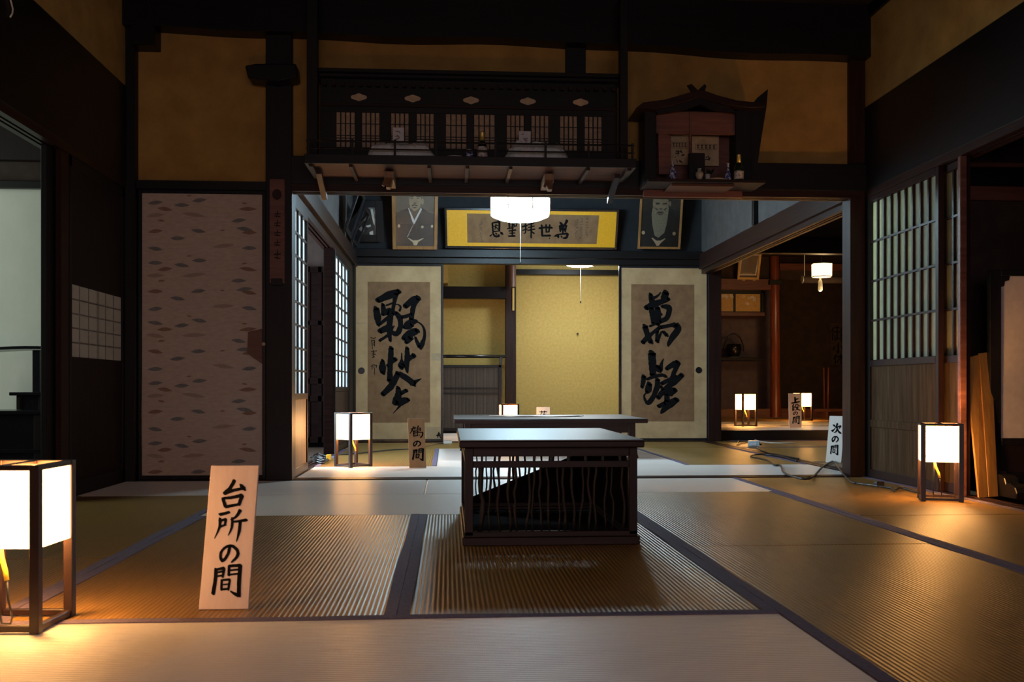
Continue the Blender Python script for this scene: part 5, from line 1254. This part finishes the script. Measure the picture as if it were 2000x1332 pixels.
# ================================================================== RIGHT DOORWAY: STANDING SCREEN AND BOARDS
Yk = 5.02
x0 = at(1934, 700, Y=Yk).x; x1 = x0 + 1.0
zt_ = at(1960, 527, Y=Yk).z; zp0 = at(1970, 856, Y=Yk).z; zb_ = at(1960, 930, Y=Yk).z
r = wroot('standing_screen', ((x0 + x1) / 2, Yk, 0), 'black framed standing screen with a pale grey panel on carved feet', 'standing screen')
fw = .062
mb = MB(); mb.box(x0, x0 + fw, Yk, Yk + .035, zb_ - .03, zt_); mb.box(x1 - fw, x1, Yk, Yk + .035, zb_ - .03, zt_)
mb.box(x0 + fw, x1 - fw, Yk, Yk + .035, zt_ - .032, zt_); mb.box(x0 + fw, x1 - fw, Yk, Yk + .035, zp0 - .04, zp0); mb.box(x0 + fw, x1 - fw, Yk, Yk + .035, zb_ - .03, zb_ + .02)
for xx, sg in ((x0 + fw, 1), (x1 - fw, -1)):
    mb.prism([(xx, Yk + .004, zt_ - .032), (xx + sg * .05, Yk + .004, zt_ - .032), (xx + sg * .046, Yk + .004, zt_ - .055), (xx + sg * .022, Yk + .004, zt_ - .06), (xx + sg * .02, Yk + .004, zt_ - .085), (xx, Yk + .004, zt_ - .09)], (0, .02, 0))
mb.build('frame', 'lacquer', r, .003)
MB().box(x0 + fw, x1 - fw, Yk + .012, Yk + .022, zp0, zt_ - .03).build('paper_panel', 'screen_paper', r)
MB().box(x0 + fw, x1 - fw, Yk + .012, Yk + .022, zb_ + .02, zp0 - .04).build('lower_panel', 'plankbrown', r)
for X in (x0 - .005, x1 - fw - .005):
    pr = [(-.26, 0), (-.27, .03), (-.25, .06), (-.20, .075), (-.17, .07), (-.155, .10), (-.11, .115), (-.06, .11), (-.05, .13), (.05, .13), (.06, .11), (.11, .115), (.155, .10), (.17, .07), (.20, .075), (.25, .06), (.27, .03), (.26, 0)]
    MB().prism([(X, Yk + .017 + a, .002 + b2) for a, b2 in pr], (.075, 0, 0)).build('carved_foot', 'lacquer', r, .004)
Yo = 4.92
r = wroot('folded_boards', (at(1915, 900, Y=Yo).x, Yo, 0), 'folded golden wooden boards leaning beside the standing screen, lit orange', 'boards')
def slab(uv_top, uv_bot, Yt_, Yb_):
    t0, t1 = at(*uv_top[0], Y=Yt_), at(*uv_top[1], Y=Yt_ + .03); b0, b1 = at(*uv_bot[0], Y=Yb_), at(*uv_bot[1], Y=Yb_ + .03)
    b0.z = b1.z = .002
    MB().prism([b0, b1, t1, t0], (0, .016, 0)).build('board_leaf', 'orange_wood', r, .002)
slab(((1886, 700), (1912, 693)), ((1912, 958), (1930, 958)), Yo + .10, Yo - .06)
slab(((1913, 690), (1936, 687)), ((1931, 958), (1950, 958)), Yo + .12, Yo - .03)

# ================================================================== BACK ROOM FURNITURE
Yv = 12.30
x1 = xs(979, Yv); x0 = x1 - 1.05
r = wroot('slatted_screen', ((x0 + x1) / 2, Yv, 0), 'low black screen of fine vertical slats in the back room', 'screen')
zt_ = zs(920, 713, Yv); zm0, zm1 = zs(920, 770, Yv), zs(920, 757, Yv)
mb = MB(); mb.box(x1 - .035, x1, Yv - .02, Yv + .02, 0, zt_); mb.box(x0, x0 + .035, Yv - .02, Yv + .02, 0, zt_)
mb.box(x0, x1, Yv - .02, Yv + .02, zt_ - .03, zt_); mb.box(x0, x1, Yv - .02, Yv + .02, .02, .06)
mb.box(x0, x1, Yv - .016, Yv + .016, zm1 - .02, zm1); mb.box(x0, x1, Yv - .016, Yv + .016, zm0, zm0 + .02)
mb.build('frame', 'blackx', r, .002)
mb = MB()
for i in range(64): X = x0 + .035 + (x1 - x0 - .07) * (i + .5) / 64; mb.box(X - .0045, X + .0045, Yv - .006, Yv + .006, .06, zt_ - .03)
mb.build('slats', 'slat', r)
MB().box(x0, x1, Yv + .03, Yv + .04, .0, zt_ - .02).build('backing_board', 'black', r)
Yw = 12.52
x1 = xs(989, Yw)
r = wroot('garment_rack', (x1 - .6, Yw, 0), 'black lacquered rail rack behind the slatted screen', 'rack')
zt_ = zs(930, 696, Yw)
MB().tube([(x1 - 1.25, Yw, zt_), (x1, Yw, zt_)], .022, 10).build('top_rail', 'lacquer', r, smooth=True)
for X in (xs(978, Yw), xs(978, Yw) - 1.0): MB().box(X - .018, X + .018, Yw - .018, Yw + .018, .03, zt_).build('post', 'lacquer', r, .003)
for X in (xs(978, Yw), xs(978, Yw) - 1.0): MB().box(X - .025, X + .025, Yw - .15, Yw + .15, 0, .03).build('foot', 'lacquer', r, .003)

# ================================================================== RAISED ROOM FURNISHINGS
r, P, nr = framed('framed_photograph', ((1443, 489), (1487, 491), (1439, 544), (1481, 546)), AY, .18, ('frame_bright', 'photo_bg'), .035, 'gilt framed photograph of a standing statue in the raised room', 'photograph', depth=.03)
def c4(x, y): return ((1400 + x / 5.55 - 1441) / 43.0, (480 + y / 5.55 - 490) / 55.0)
flat(r, P, nr, 'photo_scene', [([(245,85),(470,85),(450,340),(225,340)], 0), ([(262,95),(450,95),(435,318),(250,318)], 1), ([(270,102),(440,102),(425,308),(258,308)], 2), (ell(368, 105, 12, 16), 3), ([(345,125),(385,120),(395,180),(370,240),(365,285),(335,285),(330,230),(335,160)], 3), ([(280,292),(395,290),(390,304),(275,304)], 4)], ['kimono', 'white_card', 'photo_bg', 'skin_shadow', 'skin'], c4)
for u in (1452, 1472):
    p = at(u, 547, Y=AY - .03); MB().lathe([(.02, -.012), (.026, 0), (.02, .012)], (p.x, p.y, p.z), 10).build('support_knob', 'brassmat', r)
Yg = 14.86
r = wroot('wall_cupboard', (at(1445, 600, Y=Yg).x, Yg, zs(1445, 616, Yg)), 'small wall cupboard with gold paper doors in the raised room alcove', 'cupboard')
gx0, gx1 = MR + .12, xs(1491, Yg)
mb = MB(); mb.box(gx0, gx1, Yg + .03, 15.4, zs(1445, 611, Yg), zs(1445, 566, Yg)); mb.box(gx1 - .03, gx1, Yg, Yg + .03, zs(1445, 611, Yg), zs(1445, 566, Yg)); mb.box(gx0, gx1, Yg, Yg + .03, zs(1445, 572, Yg), zs(1445, 566, Yg))
mb.build('body', 'blackx', r)
MB().box(gx0, gx1 + .02, Yg - .01, 15.4, zs(1445, 617, Yg), zs(1445, 610, Yg)).build('bottom_board', 'redbrown', r, .003)
for (u0, u1), rings_ in (((1400, 1432), [(1409, 579), (1414, 578), (1418, 578.5), (1420, 580), (1428, 577), (1430, 580)]), ((1437, 1485), [(1452.5, 579), (1463, 582), (1468, 581), (1470, 580), (1473, 586), (1474, 583), (1458, 592), (1461, 594)])):
    X0, X1 = max(xs(u0, Yg), gx0), xs(u1, Yg)
    dr = MB().box(X0, X1, Yg + .005, Yg + .025, zs(1445, 608, Yg), zs(1445, 574, Yg)).build('cupboard_door', 'goldleaf', r)
    mb = MB()
    for k, (u, v) in enumerate(rings_):
        c = at(u, v, Y=Yg + .003); n_ = 14
        for i in range(n_):
            a, b2 = i * math.tau / n_, (i + 1) * math.tau / n_
            mb.poly([(c.x + R_ * math.cos(t), Yg + .004 - .0002 * k, c.z + R_ * math.sin(t)) for R_, t in ((.021, a), (.021, b2), (.011, b2), (.011, a))])
    mb.build('flower_rings', 'white', dr)
zsh = zs(1445, 698, 15.0)
o_ = MB().box(gx0, xs(1492, 14.95), 14.95, 15.4, zsh - .05, zsh).build('alcove_shelf', 'blackx', origin=(3.7, 15.1, zsh - .05), bevel=.003); tag(o_, 'dark lower shelf in the raised room alcove', 'shelf')
c = at(1433, 690, Y=15.12); zz = zsh + .001
r = wroot('handled_vessel', (c.x, 15.12, zz), 'dark lacquered vessel with a tall hoop handle on the alcove shelf', 'vessel')
MB().lathe([(.07, zz), (.075, zz + .015), (.10, zz + .05), (.12, zz + .13), (.115, zz + .20), (.10, zz + .21)], (c.x, 15.12, 0), 24).build('body', 'lacquer', r, smooth=True)
MB().tube([(c.x + .155 * math.cos(a) * (1 if abs(math.cos(a)) > .5 else 1), 15.12, zz + .10 + .27 * math.sin(a)) for a in [math.pi * i / 14 for i in range(15)]], .011, 8).build('handle', 'lacquer', r, smooth=True)
MB().lathe([(.078, zz - .0), (.082, zz + .004), (.076, zz + .012)], (c.x, 15.12, 0), 24).build('foot_ring', 'greyclay', r, smooth=True)
dd = 12.9
c = atd(1605, 528, dd); w_ = 20 * dd / F
zt_, zb_ = atd(1605, 515, dd).z, atd(1605, 541, dd).z
r = wroot('hanging_lantern', (c.x, c.y, zb_), 'small hanging paper lantern with a tassel in the raised room', 'lantern')
n_ = 6
def hexr(R_, z): return [(c.x + R_ * math.cos(i * math.tau / n_ + .35), c.y + R_ * math.sin(i * math.tau / n_ + .35), z) for i in range(n_)]
mb = MB(); vs = hexr(w_, zb_) + hexr(w_ * 1.02, zt_); mb.add(vs, [tuple(range(5, -1, -1)), tuple(range(6, 12))] + [(k, (k + 1) % 6, (k + 1) % 6 + 6, k + 6) for k in range(6)]); mb.build('paper_shade', 'lamp_hang', r)
mb = MB()
for zz in (zb_, zt_):
    h_ = hexr(w_ * 1.03, zz); [mb.tube([h_[i], h_[(i + 1) % 6]], .006, 5) for i in range(6)]
mb.build('frame', 'lanternwood', r)
MB().tube([(c.x, c.y, zt_), (c.x, c.y, 2.55)], .004, 6).build('hanging_cord', 'blackcord', r)
MB().lathe([(.012, zb_ - .19), (.030, zb_ - .17), (.026, zb_ - .06), (.012, zb_ - .03), (.006, zb_)], (c.x - .02, c.y, 0), 12).build('tassel', 'greyclay', r, smooth=True)
dc = bpy.data.lights.new('hanging_lantern_light', 'POINT'); dc.energy = 15.0; dc.color = (1, .65, .3); dc.shadow_soft_size = .1
lo = bpy.data.objects.new('hanging_lantern_light', dc); COL.objects.link(lo); lo.location = (c.x, c.y, zb_ - .22)
dd = 13.6
p0, p1 = atd(1567, 546, dd), atd(1690, 548, dd); p1.y = p0.y; p1.z = p0.z
r = wroot('rolled_blind', tuple((p0 + p1) / 2), 'rolled bamboo blind hanging behind the small hanging lantern', 'blind')
MB().tube([p0, p1], .048, 18).build('rolled_slats', 'dark_plaster', r, smooth=True)
mb = MB(); mb.tube([p0 + Vector((-.006, 0, 0)), p0 + Vector((.004, 0, 0))], .052, 18); mb.build('end_cap', 'greyclay', r)
for X in (p0.x + .03, p1.x - .1): MB().tube([(X, p0.y, p0.z + .04), (X, p0.y, 2.55)], .004, 6).build('cord', 'whitecord', r)
# brushed board on the dark alcove wall
Yx = 15.36
r = wroot('brushed_board', tuple(at(1637, 712, Y=Yx)), 'dim brown board brushed with three characters on the dark alcove wall', 'board')
qd = [at(1621, 631, Y=Yx), at(1649, 631, Y=Yx), at(1655, 713, Y=Yx), at(1625, 713, Y=Yx)]
MB().prism(qd, (0, .02, 0)).build('board', 'dim_board', r)
st = [[(1628,640,2.5),(1624,648,2)],[(1629,646,2),(1626,654,2),(1626,664,2.5)],[(1631,640,2),(1639,640,2)],[(1635,636,2),(1635,660,2.5)],[(1631,648,2),(1640,648,2)],[(1631,655,2),(1631,662,2)],[(1630,663,2),(1640,661,2)],[(1643,640,2),(1643,666,2.5)],[(1643,641,2),(1648,641,2),(1647,656,2.5)],
 [(1637,671,2.5),(1637,688,3),(1634,686,2)],[(1630,677,2.5),(1627,684,2)],[(1643,676,2.5),(1647,683,2.5)],
 [(1633,693,2.5),(1628,701,2)],[(1631,698,2),(1632,710,2.5)],[(1635,697,2.5),(1650,695,2.5)],[(1642,691,2),(1643,711,2.5)],[(1641,699,2),(1635,707,2)],[(1644,699,2),(1651,707,2.5)]]
mb = MB(); ink(mb, st, lambda x, y: at(x, y, Y=Yx - .003), depth=Vector((0, -.0003, 0))); mb.build('lettering', 'ink', r)
# rack of thin poles
Yz = 14.2
pb = at(1634, 800, Y=Yz)
r = wroot('pole_rack', (pb.x, Yz, JZ), 'rack of four thin upright poles on a cross base in the raised room', 'rack')
mb = MB()
for u0, u1, v1 in ((1610, 1609, 718), (1617, 1618, 718), (1657, 1650, 718), (1664, 1657, 718)):
    a, b_ = at(u0, 800, Y=Yz), at(u1, v1, Y=Yz); MB().tube([a, b_], .010, 8).build('pole', 'redpost', r, smooth=True)
X0, X1 = at(1592, 800, Y=Yz).x, at(1690, 800, Y=Yz).x; zz = at(1630, 800, Y=Yz).z
MB().box(X0, X1, Yz - .02, Yz + .02, zz - .03, zz + .01).build('base_beam', 'redlac', r, .003)
for X in (X0 + .1, X1 - .15): MB().box(X, X + .04, Yz - .15, Yz + .15, JZ + .001, zz - .03).build('foot', 'redlac', r, .003)

# ================================================================== CABLES AND ADAPTERS
def cable(pts, rad, mat, label, z=.006, name='power_cable', grp='loose cables on the mats', lift=None):
    z = rad + .0045; P_ = [at(u, v, Z=z) for u, v in pts]
    if lift:
        for i, h_ in lift.items():
            P_[i] = at(pts[i][0], pts[i][1], Z=z + h_)
    Q = []
    for i in range(len(P_) - 1):
        a, b_, c_, d_2 = P_[max(i - 1, 0)], P_[i], P_[i + 1], P_[min(i + 2, len(P_) - 1)]
        for k in range(6):
            t = k / 6; Q.append(.5 * ((2 * b_) + (c_ - a) * t + (2 * a - 5 * b_ + 4 * c_ - d_2) * t * t + (3 * b_ - a - 3 * c_ + d_2) * t ** 3))
    Q.append(P_[-1])
    o_ = MB().tube(Q, rad, 7).build(name, mat, origin=tuple(Q[0]), smooth=True); return tag(o_, label, 'cable', grp)
cable([(1652, 889), (1640, 894), (1609, 910), (1580, 935), (1534, 925), (1525, 910), (1512, 908), (1498, 899), (1467, 892), (1479, 888), (1518, 890), (1556, 900)], .007, 'blackcord', 'long looping black cable across the bluish mat by the white next room sign')
cable([(1652, 879), (1642, 881), (1633, 889), (1633, 907), (1659, 938), (1676, 944), (1698, 947), (1716, 950)], .0055, 'blackcord', 'black cable running past the brown post towards the lattice door')
cable([(1716, 950), (1740, 953), (1748, 958), (1760, 953), (1790, 961)], .005, 'blackcord', 'short black cable along the foot of the greenish lattice door')
cable([(1479, 876), (1503, 885), (1520, 888), (1545, 893), (1560, 896)], .006, 'blackcord', 'thin black cable between the adapter and the cable loop')
cable([(1443, 860), (1439, 869), (1448, 866), (1464, 864)], .005, 'orange_wood', 'short orange brown lead entering the pale blue adapter')
cable([(1446, 842), (1462, 852), (1484, 862), (1515, 865), (1553, 865)],   .0055, 'whitecord', 'white cable coming down from the raised room')
def box_thing(name, u, v, z, sx, sy, sz, mat, label, cat, rot=0, extra=None):
    p = at(u, v, Z=z); r = root(name, (p.x, p.y, z), label, cat, None, rot)
    MB().box(-sx / 2, sx / 2, -sy / 2, sy / 2, .001, sz).build('casing', mat, r, .004)
    if extra: extra(r)
    return r
def ex(r):
    MB().box(-.03, .02, -.056, -.050, .015, .035).build('rating_plate', 'white_card', r)
    MB().tube([(.05, 0, .02), (.075, 0, .02)], .009, 8).build('plug', 'blackcord', r)
box_thing('power_adapter', 1472, 872, 0, .10, .10, .055, 'bluebox', 'pale blue power adapter lying on the mat below the raised room', 'adapter', -.2, ex)
def ex2(r):
    MB().tube([(-.02, 0, .012), (.02, 0, .012)], .012, 8).build('plug', 'blackcord', r)
box_thing('cable_plug', 1717, 951, 0, .05, .035, .03, 'blackcord', 'black plug joining two cables at the foot of the lattice door', 'plug', .2, ex2)
for k, (v, lab) in enumerate(((879, 'upper black plug in the side of the brown post'), (889, 'lower black plug in the side of the brown post'))):
    p = at(1658, v, Y=6.6); p = at(1652, v, Z=.006)
    o_ = MB().tube([(p.x, p.y, .014), (p.x + .06, p.y - .01, .014)], [.008, .013], 8).build('cable_plug', 'blackcord', origin=(p.x, p.y, .014)); tag(o_, lab.replace('in the side of', 'lying next to'), 'plug', 'plugs by the brown post')
def ex3(r):
    for k in (-1, 0, 1): MB().box(k * .024 - .008, k * .024 + .008, -.012, .012, .030, .032).build('socket', 'blackcord', r)
box_thing('power_strip', 874, 867, 0, .085, .045, .03, 'white', 'white power strip on the floor at the gap between the calligraphy doors', 'power strip', .1, ex3)
cable([(606, 893), (640, 889), (690, 886), (760, 879), (795, 877), (830, 871), (850, 867), (866, 866)], .006, 'blackcord', 'black cable running behind the corner-on lantern to the power strip')
for k, (dv, lab) in enumerate(((0, 'blue black cable coil by the lower panel of the bright lattice door'), (5, 'second dark cable coil by the lower panel of the bright lattice door'), (9, 'lowest dark cable by the lower panel of the bright lattice door'))):
    cable([(612, 889 + dv), (622, 886 + dv), (634, 890 + dv), (641, 892 + dv * .6), (632, 895 + dv), (618, 893 + dv), (612, 897 + dv * .8)], .007, 'blackcord', lab)
p = at(642, 899, Z=0); o_ = MB().box(p.x - .018, p.x + .018, p.y - .02, p.y + .02, .001, .045).build('yellow_plug', 'yellowcord', origin=(p.x, p.y, 0), bevel=.004); tag(o_, 'yellow plug on the mat left of the corner-on lantern', 'plug')
pts = [at(u, v, X=XL + .012) for u, v in ((18, -8), (22, 5), (25, 18), (24, 27), (20, 33))]
o_ = MB().tube(pts, .004, 6).build('loose_wire', 'whitecord', origin=tuple(pts[0]), smooth=True); tag(o_, 'thin pale wire hanging on the beam in the top left corner', 'wire')
